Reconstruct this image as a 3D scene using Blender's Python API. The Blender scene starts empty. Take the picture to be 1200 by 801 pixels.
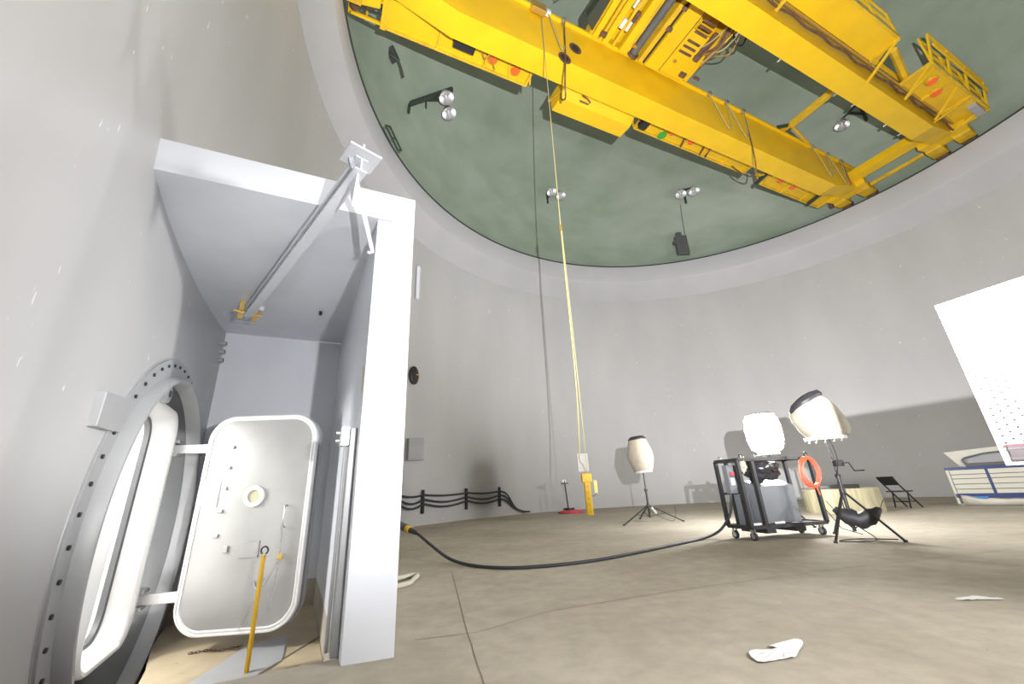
import bpy, bmesh, math, random
from mathutils import Vector, Matrix, noise
random.seed(7)
PI = math.pi
S = bpy.context.scene
COL = S.collection

# ------------------------------------------------------------------ camera
LENS_PX = 472.285
CAM = Vector((0, 0, 0.95))
r_ = Vector((0.998858, 0.016475, -0.044830)); 
tilt, roll = 0.3521186, -0.0478012
d_ = Vector((0, math.cos(tilt), math.sin(tilt))); u0 = Vector((0, -math.sin(tilt), math.cos(tilt))); r0 = Vector((1, 0, 0))
r_ = math.cos(roll) * r0 + math.sin(roll) * u0
u_ = -math.sin(roll) * r0 + math.cos(roll) * u0
cd = bpy.data.cameras.new('camera'); cam = bpy.data.objects.new('camera', cd); COL.objects.link(cam)
cd.sensor_width = 36; cd.lens = LENS_PX / 1200 * 36; cd.clip_start = 0.02; cd.clip_end = 200
m3 = Matrix((r_, u_, -d_)).transposed()
cam.matrix_world = Matrix.Translation(CAM) @ m3.to_4x4()
S.camera = cam

# ------------------------------------------------------------------ colour management, world, large lights
S.view_settings.view_transform = 'Standard'; S.view_settings.look = 'None'
S.view_settings.gamma = 1; S.view_settings.use_curve_mapping = False
S.view_settings.exposure = 0.0
w = bpy.data.worlds.new('world'); S.world = w; w.use_nodes = True
w.node_tree.nodes['Background'].inputs[0].default_value = (0.02, 0.02, 0.022, 1)
w.node_tree.nodes['Background'].inputs[1].default_value = 1.0

CX, CY = 6.964, 8.923          # axis of the round building
R_WALL = 11.62
Z_RING = 12.46

def light(name, kind, loc, power, color=(1, 1, 1), radius=0.3, target=None, cone=None, blend=0.5):
    l = bpy.data.lights.new(name, kind); l.energy = power; l.color = color
    if kind in ('POINT', 'SPOT'): l.shadow_soft_size = radius
    o = bpy.data.objects.new(name, l); COL.objects.link(o); o.location = loc
    if kind == 'SPOT': l.spot_size = math.radians(cone); l.spot_blend = blend
    if target is not None:
        o.rotation_euler = (Vector(target) - Vector(loc)).to_track_quat('-Z', 'Y').to_euler()
    return o
# work lamp right of and behind the camera, three added fill spots, airlock lamp
light('work_lamp_beside_camera', 'SPOT', (0.90, -0.30, 1.62), 13000, (1, 0.99, 0.99), 0.015, (9.0, 10.5, 13.5), 118, 0.6)
light('fill_spot_alcove', 'SPOT', (0.78, 0.0, 1.30), 720, (1, 1, 1), 0.03, (-3.3, 5.3, 2.45), 64, 1.0)  # added spot near the camera that brightens the alcove and door
light('fill_spot_left_wall', 'SPOT', (6.8, 1.2, 2.6), 2800, (1, 0.985, 0.96), 0.3, (-3.0, 3.2, 3.4), 105, 0.8)  # unseen fill spot added to brighten the left wall
light('fill_spot_far_wall', 'SPOT', (12.0, 2.6, 2.6), 2300, (1, 0.985, 0.96), 0.3, (5.0, 18.0, 3.0), 120, 0.8)  # unseen fill spot added to brighten the far wall
light('airlock_lamp', 'POINT', (-4.35, 2.9, 1.65), 260, (1, 0.99, 0.96), 0.15)

# ------------------------------------------------------------------ materials
def mat(name, col, rough=0.6, metal=0.0, var=0.0, scale=4.0, col2=None, stretch=(1, 1, 1), bump=0.0, coat=0.0, chips=None, spec=None, detail=6):
    m = bpy.data.materials.new(name); m.use_nodes = True
    nt = m.node_tree; b = nt.nodes['Principled BSDF']
    b.inputs['Base Color'].default_value = (*col, 1); b.inputs['Roughness'].default_value = rough
    b.inputs['Metallic'].default_value = metal
    if spec is not None: b.inputs['Specular IOR Level'].default_value = spec
    if var or col2:
        tc = nt.nodes.new('ShaderNodeTexCoord'); mp = nt.nodes.new('ShaderNodeMapping'); mp.inputs['Scale'].default_value = stretch
        nz = nt.nodes.new('ShaderNodeTexNoise'); nz.inputs['Scale'].default_value = scale; nz.inputs['Detail'].default_value = detail
        cr = nt.nodes.new('ShaderNodeValToRGB')
        c2 = col2 or tuple(c * (1 - var) for c in col)
        cr.color_ramp.elements[0].position = 0.32; cr.color_ramp.elements[1].position = 0.68
        cr.color_ramp.elements[0].color = (*c2, 1); cr.color_ramp.elements[1].color = (*col, 1)
        nt.links.new(tc.outputs['Object'], mp.inputs['Vector']); nt.links.new(mp.outputs[0], nz.inputs['Vector'])
        nt.links.new(nz.outputs['Fac'], cr.inputs['Fac'])
        out = cr.outputs['Color']
        if chips:
            cs, cstretch, cthr, ccol = chips
            mp2 = nt.nodes.new('ShaderNodeMapping'); mp2.inputs['Scale'].default_value = cstretch
            n2 = nt.nodes.new('ShaderNodeTexNoise'); n2.inputs['Scale'].default_value = cs; n2.inputs['Detail'].default_value = 3
            c3 = nt.nodes.new('ShaderNodeValToRGB'); c3.color_ramp.elements[0].position = cthr; c3.color_ramp.elements[1].position = cthr + 0.03
            mx = nt.nodes.new('ShaderNodeMix'); mx.data_type = 'RGBA'
            nt.links.new(tc.outputs['Object'], mp2.inputs['Vector']); nt.links.new(mp2.outputs[0], n2.inputs['Vector'])
            nt.links.new(n2.outputs['Fac'], c3.inputs['Fac']); nt.links.new(c3.outputs['Color'], mx.inputs['Factor'])
            nt.links.new(out, mx.inputs['A']); mx.inputs['B'].default_value = (*ccol, 1)
            out = mx.outputs['Result']
        nt.links.new(out, b.inputs['Base Color'])
        if bump:
            bp = nt.nodes.new('ShaderNodeBump'); bp.inputs['Strength'].default_value = bump; bp.inputs['Distance'].default_value = 0.02
            nt.links.new(nz.outputs['Fac'], bp.inputs['Height']); nt.links.new(bp.outputs[0], b.inputs['Normal'])
    return m

M = {}
M['wall'] = mat('wall_paint', (0.455, 0.455, 0.46), 0.42, var=0.09, scale=1.0, stretch=(0.7, 0.7, 0.25), chips=(9, (1.5, 1.5, 0.6), 0.718, (0.70, 0.70, 0.72)))
M['band'] = mat('band_paint', (0.41, 0.41, 0.425), 0.5, var=0.08, scale=0.8)
M['band2'] = mat('ring_paint', (0.44, 0.44, 0.455), 0.5, var=0.06, scale=0.8)
M['dome'] = mat('dome_green_paint', (0.275, 0.325, 0.27), 0.5, scale=0.55, col2=(0.215, 0.265, 0.205), stretch=(1, 1, 2.2), detail=9)
M['yellow'] = mat('crane_yellow', (0.76, 0.47, 0.008), 0.42, var=0.12, scale=1.2)
M['yellow2'] = mat('worn_yellow', (0.72, 0.45, 0.02), 0.5, var=0.3, scale=2.5)
M['paint'] = mat('enclosure_paint', (0.68, 0.70, 0.755), 0.38, var=0.07, scale=2.0, stretch=(1, 1, 0.4))
M['greypaint'] = mat('grey_steel_paint', (0.36, 0.365, 0.375), 0.4, var=0.1, scale=3)
M['darkpaint_and_shade'] = mat('dark_grey_paint_and_shade', (0.10, 0.103, 0.107), 0.45, var=0.15, scale=3)  # dark paint on several parts; painted shade on hatch bulkhead and sleeve
M['white'] = mat('white_paint', (0.70, 0.70, 0.695), 0.35, var=0.04, scale=3)
M['doorskin'] = mat('satin_metal_paint', (0.41, 0.41, 0.40), 0.30, metal=0.4, var=0.12, scale=2.5, bump=0.05)
M['steel'] = mat('bare_steel', (0.55, 0.55, 0.54), 0.3, metal=0.9, var=0.1, scale=8)
M['chrome'] = mat('polished_reflector', (0.80, 0.80, 0.82), 0.32, metal=1.0)
M['rust'] = mat('rusted_steel', (0.22, 0.12, 0.08), 0.6, metal=0.4, scale=6, col2=(0.10, 0.06, 0.05))
M['brass'] = mat('brass', (0.62, 0.42, 0.12), 0.35, metal=0.8)
M['black'] = mat('black_powdercoat', (0.018, 0.018, 0.02), 0.45)
M['rubber'] = mat('black_rubber', (0.03, 0.033, 0.04), 0.6)
M['blackcloth'] = mat('black_nylon', (0.03, 0.03, 0.035), 0.55, var=0.3, scale=20)
M['darkgreen'] = mat('dark_bracket_paint', (0.035, 0.045, 0.035), 0.5)
M['orange'] = mat('orange_jacket', (0.60, 0.10, 0.04), 0.5)
M['orangelens'] = mat('orange_lens', (0.9, 0.13, 0.02), 0.35)
M['green'] = mat('green_lens', (0.05, 0.30, 0.03), 0.4)
M['red'] = mat('red_plastic', (0.60, 0.06, 0.09), 0.5)
M['gen'] = mat('equipment_grey', (0.135, 0.145, 0.16), 0.45, var=0.05)
M['rope'] = mat('yellow_rope', (0.36, 0.31, 0.13), 0.7)
M['cream'] = mat('lamp_cloth', (0.40, 0.36, 0.29), 0.8, var=0.12, scale=9, bump=0.3)
M['paper'] = mat('white_paper', (0.80, 0.80, 0.82), 0.7)
M['cabwhite'] = mat('cabinet_cream', (0.62, 0.60, 0.53), 0.4, var=0.05)
M['cabblue'] = mat('cabinet_blue', (0.02, 0.04, 0.17), 0.4)
M['wood'] = mat('stained_concrete_ring', (0.50, 0.45, 0.30), 0.7, scale=3, col2=(0.33, 0.30, 0.19), stretch=(4, 4, 0.5))
M['board'] = mat('white_board', (0.60, 0.60, 0.60), 0.4)
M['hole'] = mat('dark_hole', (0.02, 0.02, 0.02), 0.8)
M['beige'] = mat('beige_hose', (0.45, 0.43, 0.37), 0.6)
M['nichefloor'] = mat('tan_floor_paint', (0.50, 0.42, 0.28), 0.6, scale=2.2, col2=(0.36, 0.29, 0.19), chips=(4, (1, 1, 1), 0.66, (0.30, 0.22, 0.13)))
M['glass'] = mat('porthole_glass', (0.45, 0.43, 0.30), 0.1)
M['bluefilm'] = mat('blue_film', (0.05, 0.22, 0.55), 0.5)

def floor_material():
    m = bpy.data.materials.new('concrete_floor'); m.use_nodes = True; nt = m.node_tree; b = nt.nodes['Principled BSDF']
    N = nt.nodes.new; L = nt.links.new
    tc = N('ShaderNodeTexCoord')
    def nz(scale, detail, rough=0.5):
        n = N('ShaderNodeTexNoise'); n.inputs['Scale'].default_value = scale; n.inputs['Detail'].default_value = detail; n.inputs['Roughness'].default_value = rough
        L(tc.outputs['Object'], n.inputs['Vector']); return n
    a = nz(0.55, 8, 0.6); ra = N('ShaderNodeValToRGB')
    ra.color_ramp.elements[0].position = 0.3; ra.color_ramp.elements[0].color = (0.335, 0.300, 0.240, 1)
    ra.color_ramp.elements[1].position = 0.7; ra.color_ramp.elements[1].color = (0.455, 0.418, 0.350, 1)
    L(a.outputs['Fac'], ra.inputs['Fac'])
    c = nz(5.0, 10, 0.65); rc = N('ShaderNodeValToRGB')
    rc.color_ramp.elements[0].position = 0.3; rc.color_ramp.elements[0].color = (0.86, 0.86, 0.86, 1)
    rc.color_ramp.elements[1].position = 0.65; rc.color_ramp.elements[1].color = (1.06, 1.06, 1.06, 1)
    L(c.outputs['Fac'], rc.inputs['Fac'])
    mx = N('ShaderNodeMix'); mx.data_type = 'RGBA'; mx.blend_type = 'MULTIPLY'; mx.inputs['Factor'].default_value = 1
    L(ra.outputs['Color'], mx.inputs['A']); L(rc.outputs['Color'], mx.inputs['B'])
    # dark pits
    v = nz(22, 2); rv = N('ShaderNodeValToRGB'); rv.color_ramp.elements[0].position = 0.775; rv.color_ramp.elements[1].position = 0.80
    L(v.outputs['Fac'], rv.inputs['Fac'])
    mx2 = N('ShaderNodeMix'); mx2.data_type = 'RGBA'; L(rv.outputs['Color'], mx2.inputs['Factor']); L(mx.outputs['Result'], mx2.inputs['A']); mx2.inputs['B'].default_value = (0.06, 0.05, 0.04, 1)
    L(mx2.outputs['Result'], b.inputs['Base Color'])
    b.inputs['Roughness'].default_value = 0.85; b.inputs['Specular IOR Level'].default_value = 0.25
    bp = N('ShaderNodeBump'); bp.inputs['Strength'].default_value = 0.12; bp.inputs['Distance'].default_value = 0.02
    L(c.outputs['Fac'], bp.inputs['Height']); L(bp.outputs[0], b.inputs['Normal'])
    return m
M['floor'] = floor_material()
def emit(name, col, strength):
    m = bpy.data.materials.new(name); m.use_nodes = True; b = m.node_tree.nodes['Principled BSDF']
    b.inputs['Base Color'].default_value = (*col, 1); b.inputs['Emission Color'].default_value = (*col, 1); b.inputs['Emission Strength'].default_value = strength
    return m
M['lit'] = emit('lit_lamp_cloth', (1, 0.99, 0.97), 130)

# ------------------------------------------------------------------ mesh helpers
WM = {}
def basis(z, up=None):
    z = Vector(z).normalized(); up = Vector(up) if up is not None else Vector((0, 0, 1))
    if abs(z.dot(up.normalized())) > 0.99: up = Vector((1, 0, 0))
    x = up.cross(z).normalized(); y = z.cross(x)
    return Matrix((x, y, z)).transposed()
class G:
    def __init__(s, F=None): s.v = []; s.f = []; s.F = F or Matrix.Identity(4)
    def add(s, vs, fs):
        n = len(s.v); s.v += [Vector(p) for p in vs]; s.f += [tuple(i + n for i in f) for f in fs]; return s
    def box(s, a, b):
        x0, x1 = sorted((a[0], b[0])); y0, y1 = sorted((a[1], b[1])); z0, z1 = sorted((a[2], b[2]))
        return s.add([(x0, y0, z0), (x1, y0, z0), (x1, y1, z0), (x0, y1, z0), (x0, y0, z1), (x1, y0, z1), (x1, y1, z1), (x0, y1, z1)],
                     [(0, 3, 2, 1), (4, 5, 6, 7), (0, 1, 5, 4), (1, 2, 6, 5), (2, 3, 7, 6), (3, 0, 4, 7)])
    def beam(s, p, q, wd, ht, up=None):
        p = Vector(p); q = Vector(q); B = basis(q - p, up); x = B.col[0] * wd / 2; y = B.col[1] * ht / 2
        vs = [p - x - y, p + x - y, p + x + y, p - x + y, q - x - y, q + x - y, q + x + y, q - x + y]
        return s.add(vs, [(0, 3, 2, 1), (4, 5, 6, 7), (0, 1, 5, 4), (1, 2, 6, 5), (2, 3, 7, 6), (3, 0, 4, 7)])
    def cyl(s, p, q, r0, r1=None, n=20, caps=True):
        r1 = r0 if r1 is None else r1; p = Vector(p); q = Vector(q); B = basis(q - p)
        vs = []
        for c, r in ((p, r0), (q, r1)):
            for i in range(n):
                a = 2 * PI * i / n; vs.append(c + B.col[0] * math.cos(a) * r + B.col[1] * math.sin(a) * r)
        fs = [(i, (i + 1) % n, n + (i + 1) % n, n + i) for i in range(n)]
        if caps: fs += [tuple(reversed(range(n))), tuple(range(n, 2 * n))]
        return s.add(vs, fs)
    def tube(s, pts, r, n=10, closed=False):
        pts = [Vector(p) for p in pts]; N = len(pts); vs = []; prev = None
        for i, p in enumerate(pts):
            if closed: t = pts[(i + 1) % N] - pts[i - 1]
            else: t = pts[min(i + 1, N - 1)] - pts[max(i - 1, 0)]
            if t.length < 1e-9: t = Vector((0, 0, 1))
            t.normalize()
            if prev is None: B = basis(t); x = B.col[0].copy()
            else: x = (prev - t * prev.dot(t)).normalized()
            prev = x; y = t.cross(x)
            for k in range(n):
                a = 2 * PI * k / n; vs.append(p + x * math.cos(a) * r + y * math.sin(a) * r)
        fs = []
        for i in range(N if closed else N - 1):
            j = (i + 1) % N
            for k in range(n): fs.append((i * n + k, i * n + (k + 1) % n, j * n + (k + 1) % n, j * n + k))
        if not closed: fs += [tuple(reversed(range(n))), tuple(range((N - 1) * n, N * n))]
        return s.add(vs, fs)
    def prism(s, poly, a, b):
        """poly: list of points (Vector), extruded from offset vector a to offset b"""
        a = Vector(a); b = Vector(b); n = len(poly)
        vs = [Vector(p) + a for p in poly] + [Vector(p) + b for p in poly]
        return s.add(vs, [tuple(reversed(range(n))), tuple(range(n, 2 * n))] + [(i, (i + 1) % n, n + (i + 1) % n, n + i) for i in range(n)])
    def lathe(s, prof, c=(0, 0, 0), axis=(0, 0, 1), n=32, sx=1.0, sy=1.0, wob=0):
        c = Vector(c); B = basis(axis); vs = []
        for r, z in prof:
            for i in range(n):
                a = 2 * PI * i / n; rr = r * (1 + (wob * math.sin(a * 5 + z * 9) + wob * math.sin(a * 3 - z * 14) if wob else 0))
                vs.append(c + B.col[0] * math.cos(a) * rr * sx + B.col[1] * math.sin(a) * rr * sy + B.col[2] * z)
        fs = [(j * n + i, j * n + (i + 1) % n, (j + 1) * n + (i + 1) % n, (j + 1) * n + i) for j in range(len(prof) - 1) for i in range(n)]
        return s.add(vs, fs)
    def cap(s, ring): return s
    def frame_loop(s, outer, inner, a, b):
        """solid between two matching closed loops, extruded from offset a to b"""
        a = Vector(a); b = Vector(b); n = len(outer)
        vs = [Vector(p) + a for p in outer] + [Vector(p) + a for p in inner] + [Vector(p) + b for p in outer] + [Vector(p) + b for p in inner]
        fs = []
        for i in range(n):
            j = (i + 1) % n
            fs += [(i, n + i, n + j, j), (2 * n + i, 2 * n + j, 3 * n + j, 3 * n + i), (i, j, 2 * n + j, 2 * n + i), (n + i, 3 * n + i, 3 * n + j, n + j)]
        return s.add(vs, fs)
    def build(s, name, m, parent=None, smooth=False, bevel=0.0, loc=None, fix=True):
        W = WM.get(parent.name, Matrix.Identity(4)) if parent else (Matrix.Translation(Vector(loc)) if loc is not None else Matrix.Identity(4))
        T = W.inverted() @ s.F
        me = bpy.data.meshes.new(name)
        me.from_pydata([T @ p for p in s.v], [], s.f)
        if fix:
            bm = bmesh.new(); bm.from_mesh(me); bmesh.ops.recalc_face_normals(bm, faces=bm.faces); bm.to_mesh(me); bm.free()
        me.materials.append(M[m] if isinstance(m, str) else m)
        o = bpy.data.objects.new(name, me); COL.objects.link(o)
        if parent: o.parent = parent; WM[o.name] = W.copy()
        else:
            if loc is not None: o.location = loc
            WM[o.name] = W.copy()
        if smooth:
            for p in me.polygons: p.use_smooth = True
            try: me.set_sharp_from_angle(angle=math.radians(38))
            except Exception: pass
        if bevel:
            bv = o.modifiers.new('bevel', 'BEVEL'); bv.width = bevel; bv.segments = 2; bv.limit_method = 'ANGLE'
        return o
def thing(name, label, cat, loc=(0, 0, 0), rz=0.0, group=None):
    o = bpy.data.objects.new(name, None); COL.objects.link(o); o.empty_display_size = 0.1
    o.location = loc; o.rotation_euler = (0, 0, rz)
    WM[o.name] = Matrix.Translation(Vector(loc)) @ Matrix.Rotation(rz, 4, 'Z')
    return tag(o, label, cat, group)
def tag(o, label, cat, group=None):
    o['label'] = label; o['category'] = cat
    if group: o['group'] = group
    return o
def struct(o): o['kind'] = 'structure'; return o
def copy_tree(o, parent=None):
    c = o.copy(); COL.objects.link(c); c.parent = parent
    for k in list(o.children): copy_tree(k, c)
    return c
def rrect(w_, h_, r, n=8, cx=0, cy=0):
    pts = []
    for (sx, sy, a0) in ((1, -1, -90), (1, 1, 0), (-1, 1, 90), (-1, -1, 180)):
        for i in range(n + 1):
            a = math.radians(a0 + 90 * i / n)
            pts.append((cx + sx * (w_ / 2 - r) + r * math.cos(a), cy + sy * (h_ / 2 - r) + r * math.sin(a)))
    return pts
def bez(pts, n=10, closed=False):
    """catmull-rom through pts"""
    P = [Vector(p) for p in pts]; out = []; N = len(P)
    rng = range(N if closed else N - 1)
    for i in rng:
        p0 = P[(i - 1) % N] if closed or i > 0 else P[0]; p1 = P[i]; p2 = P[(i + 1) % N]; p3 = P[(i + 2) % N] if closed or i + 2 < N else P[-1]
        for k in range(n):
            t = k / n
            out.append(0.5 * ((2 * p1) + (-p0 + p2) * t + (2 * p0 - 5 * p1 + 4 * p2 - p3) * t * t + (-p0 + 3 * p1 - 3 * p2 + p3) * t ** 3))
    if not closed: out.append(P[-1])
    return out
def wp(az, z, r=R_WALL):
    a = math.radians(az); return Vector((CX + r * math.cos(a), CY + r * math.sin(a), z))

# ------------------------------------------------------------------ setting: round wall, ring, dome, floor
T_ = Vector((-0.4660, 0.8848, 0)); N_ = Vector((0.8848, 0.4660, 0))       # along the wall / out of the wall at the hatch
A_ = Vector((-2.477, 2.270, 0)); B_ = Vector((-4.060, 5.276, 0)); D_ = Vector((-2.691, 5.934, 0)); E_ = Vector((-1.128, 2.944, 0))
HS, HZ, HR = 1.60, 0.76, 1.38
def hp(s, z, off=0.0): return A_ + T_ * s + N_ * off + Vector((0, 0, z))
AZH = math.degrees(math.atan2(*(reversed((A_ + T_ * HS - Vector((CX, CY, 0)))[:2])))) % 360

zs = [-1.0, 0.0, 1.2, 3.9, 5, 8, 10.57]
g = G()
az0, az1 = AZH - 12.0, AZH + 12.0
azs = [az1 + (360 - 24) * i / 172 for i in range(173)]
for i in range(172):
    for j in range(len(zs) - 1):
        g.add([wp(azs[i], zs[j]), wp(azs[i + 1], zs[j]), wp(azs[i + 1], zs[j + 1]), wp(azs[i], zs[j + 1])], [(0, 1, 2, 3)])
# the patch with the round hatch opening
def rect_pt(a):
    hw, zt, zb = 12.0, 3.9 - HZ, -1.0 - HZ
    ca, sa = math.cos(a), math.sin(a); m_per_deg = R_WALL * PI / 180
    k = min((hw * m_per_deg) / abs(ca) if abs(ca) > 1e-6 else 1e9, (zt / sa) if sa > 1e-6 else ((zb / sa) if sa < -1e-6 else 1e9))
    return ca * k, sa * k
NA = 96
angs = [2 * PI * k / NA for k in range(NA)]
corner = [math.atan2(z, x) % (2 * PI) for x in (-12 * R_WALL * PI / 180, 12 * R_WALL * PI / 180) for z in (3.9 - HZ, -1.0 - HZ)]
angs = sorted(set([round(a, 6) for a in angs] + [round(c, 6) for c in corner]))
vs = []; fs = []; NR = 14
for a in angs:
    ox, oz = rect_pt(a); ix, iz = HR * math.cos(a), HR * math.sin(a)
    for k in range(NR + 1):
        t = k / NR; x = ix + (ox - ix) * t; z = iz + (oz - iz) * t
        q = wp(AZH - x / R_WALL * 180 / PI, HZ + z); off = (q - A_).dot(N_); sm = 1 - t * t * (3 - 2 * t)
        vs.append(q + N_ * (0.028 - off) * sm)
n = len(angs)
for i in range(n):
    for k in range(NR): fs.append((i * (NR + 1) + k, i * (NR + 1) + k + 1, ((i + 1) % n) * (NR + 1) + k + 1, ((i + 1) % n) * (NR + 1) + k))
g.add(vs, fs)
top_az = sorted(set([az0, az1] + [AZH - rect_pt(a)[0] / R_WALL * 180 / PI for a in angs if abs(rect_pt(a)[1] - (3.9 - HZ)) < 1e-6]))
for i in range(len(top_az) - 1):
    for j in (3, 4, 5):
        g.add([wp(top_az[i], zs[j]), wp(top_az[i + 1], zs[j]), wp(top_az[i + 1], zs[j + 1]), wp(top_az[i], zs[j + 1])], [(0, 1, 2, 3)])
wall = struct(g.build('wall_round', 'wall', smooth=True, fix=False))
bm = bmesh.new(); bm.from_mesh(wall.data); bmesh.ops.remove_doubles(bm, verts=bm.verts, dist=0.0005)
for f in bm.faces:
    c = f.calc_center_median()
    if f.normal.dot(Vector((CX - c.x, CY - c.y, 0))) < 0: f.normal_flip()
bm.to_mesh(wall.data); bm.free()
for p in wall.data.polygons: p.use_smooth = True

def ringsurf(prof, name, m, n=180):
    g = G()
    g.lathe(prof, (CX, CY, 0), (0, 0, 1), n=n)
    return struct(g.build(name, m, smooth=True))
ringsurf([(R_WALL, 10.57), (11.60, 10.60), (11.06, 11.44)], 'trim_1', 'band')
ringsurf([(11.06, 11.44), (11.03, 11.50), (11.03, 12.42)], 'trim_2', 'band2')
ringsurf([(11.03, 12.42), (10.99, 12.42), (10.99, 12.47), (11.62, 12.47)], 'trim_3', 'darkgreen')
RD = 11.6
DH = 7.0
g = G(); g.lathe([(RD * math.cos(a), 12.47 + DH * math.sin(a)) for a in [PI / 2 * k / 40 for k in range(40)]] + [(0.01, 12.47 + DH)], (CX, CY, 0), n=144)
struct(g.build('ceiling', 'dome', smooth=True))

# floor: disc with a sunken strip in the hatch alcove
F1, F2 = A_ + T_ * 0.15 - N_ * 0.35, E_ + T_ * 0.15
pit = [F1, F2, D_ + N_ * 0.0, B_ - N_ * 0.35]
bm = bmesh.new()
ov = [bm.verts.new(wp(360 * i / 120, 0, R_WALL + 0.6)) for i in range(120)]
iv = [bm.verts.new((p.x, p.y, 0)) for p in pit]
ed = [bm.edges.new((ov[i], ov[(i + 1) % 120])) for i in range(120)] + [bm.edges.new((iv[i], iv[(i + 1) % 4])) for i in range(4)]
bmesh.ops.triangle_fill(bm, use_beauty=True, edges=ed)
low = [bm.verts.new((p.x, p.y, -0.62)) for p in pit]
for i in range(4): bm.faces.new((iv[i], iv[(i + 1) % 4], low[(i + 1) % 4], low[i]))
bm.faces.new(low)
bmesh.ops.recalc_face_normals(bm, faces=bm.faces)
me = bpy.data.meshes.new('floor'); bm.to_mesh(me); bm.free(); me.materials.append(M['floor'])
fl = bpy.data.objects.new('floor', me); COL.objects.link(fl); struct(fl)
M['joint'] = mat('joint_filler', (0.17, 0.15, 0.115), 0.8)
# saw-cut joints and cracks in the slab
def crack(pts, wd):
    g = G()
    P = [Vector(p) for p in pts]; Q = []
    for i in range(len(P) - 1):
        for k in range(8):
            q = P[i].lerp(P[i + 1], k / 8); q += Vector((random.uniform(-1, 1), random.uniform(-1, 1), 0)) * wd * 0.5; Q.append(q)
    Q.append(P[-1])
    for i in range(len(Q) - 1):
        d = (Q[i + 1] - Q[i]).normalized(); nn = Vector((-d.y, d.x, 0)) * wd / 2
        g.add([Q[i] - nn, Q[i + 1] - nn, Q[i + 1] + nn, Q[i] + nn], [(0, 1, 2, 3)])
    for v in g.v: v.z = 0.002
    return struct(g.build('trim_4', 'joint', fix=False))

# sunken alcove floor
e1, e2 = A_ + T_ * 0.16 + N_ * 0.62, E_ + T_ * 0.16
poly = [A_ + T_ * 0.16 + N_ * 0.42, E_ + T_ * 0.16 - N_ * 0.005, D_ - N_ * 0.005 - T_ * 0.01, B_ - T_ * 0.01 + N_ * 0.02, B_ - T_ * 0.9 + N_ * 0.10, B_ - T_ * 1.6 + N_ * 0.22, A_ + T_ * 1.0 + N_ * 0.30]
g = G(); g.prism(poly, (0, 0, -0.5), (0, 0, -0.3)); struct(g.build('floor_alcove', 'nichefloor'))

# ------------------------------------------------------------------ hatch alcove: steel surround
enc = thing('hatch_enclosure', 'tall grey painted steel surround with roof and thick post around the airlock hatch', 'enclosure', (E_.x, E_.y, 0))
FR, FD = Vector((-0.836, 3.048, 0)), D_ + (Vector((-0.836, 3.048, 0)) - E_)
ZU, ZT = 3.232, 3.512
g = G(); g.prism([A_ - N_ * 0.14, FR, FD, B_ - N_ * 0.14], (0, 0, ZU), (0, 0, ZT)); g.build('roof_panel', 'paint', enc)
g = G(); g.prism([E_, FR, FD, D_], (0, 0, 0.0), (0, 0, ZU)); g.build('side_panel', 'paint', enc)
g = G(); g.prism([B_ - N_ * 0.12, D_ + N_ * 0.001, D_ + T_ * 0.1, B_ + T_ * 0.1 - N_ * 0.12], (0, 0, -0.5), (0, 0, ZU)); g.build('back_panel', 'paint', enc)
# narrow return strip on the inner face near the post, and weld studs
g = G(); g.prism([E_ + T_ * 0.16 - N_ * 0.002, E_ + T_ * 0.16 - N_ * 0.05, E_ + T_ * 0.30 - N_ * 0.05, E_ + T_ * 0.30], (0, 0, 0.0), (0, 0, 1.45)); g.build('cable_cover', 'greypaint', enc, bevel=0.004)
for s_, z_ in ((0.5, ZU), ):
    g = G(); c = D_.lerp(E_, 0.35) - N_ * 0.35 + Vector((0, 0, ZU)); g.cyl(c, c - Vector((0, 0, 0.05)), 0.018); g.build('roof_plug', 'black', enc)
g = G(); c = A_ + N_ * 0.18 - T_ * 0.0 + Vector((0, 0, 3.40)); g.cyl(c, c - T_ * 0.006, 0.012); g.build('fascia_stud', 'black', enc)
# yellow stain strip on post inner edge
g = G(); g.prism([E_ + T_ * 0.10 - N_ * 0.003, E_ + T_ * 0.13 - N_ * 0.003, E_ + T_ * 0.13, E_ + T_ * 0.10], (0, 0, 1.72), (0, 0, 1.92)); g.build('tape_strip', 'brass', enc)

# ceiling hoist beam: from yellow clevis under the roof out past the post
hb = thing('davit_arm', 'grey steel davit arm slung under the enclosure roof with brass coloured clevis', 'davit', (-3.2, 4.45, ZU))
P0 = Vector((-3.17, 4.40, 3.10)); P1 = Vector((-0.975, 2.165, 3.10))
dv = (P1 - P0).normalized(); side = dv.cross(Vector((0, 0, 1))).normalized()
g = G(); g.beam(P0, P1, 0.012, 0.11)
for sgn in (1, -1): g.beam(P0 + Vector((0, 0, 0.05 * sgn)), P1 + Vector((0, 0, 0.05 * sgn)), 0.085, 0.012)
g.build('arm', 'paint', hb)
g = G(); g.beam(P1 - dv * 0.12 + Vector((0, 0, 0.07)), P1 + dv * 0.07 + Vector((0, 0, 0.07)), 0.22, 0.018); g.build('end_plate', 'paint', hb)
g = G(); g.beam(P1 - dv * 0.05 + side * 0.06 + Vector((0, 0, 0.07)), E_ + T_ * 0.03 - N_ * 0.02 + Vector((0, 0, 2.93)), 0.055, 0.03, side); g.build('strap', 'paint', hb)
g = G(); q = P1 - dv * 0.02
g.prism([q + Vector((0, 0, 0.07)), q - dv * 0.20 + Vector((0, 0, 0.07)), q - dv * 0.06 + Vector((0, 0, -0.30))], -side * 0.008, side * 0.008); g.build('gusset', 'paint', hb)
g = G(); g.cyl(P1 + Vector((0, 0, 0.09)), P1 + Vector((0, 0, 0.17)), 0.012); g.build('lifting_pin', 'paint', hb)
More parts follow.
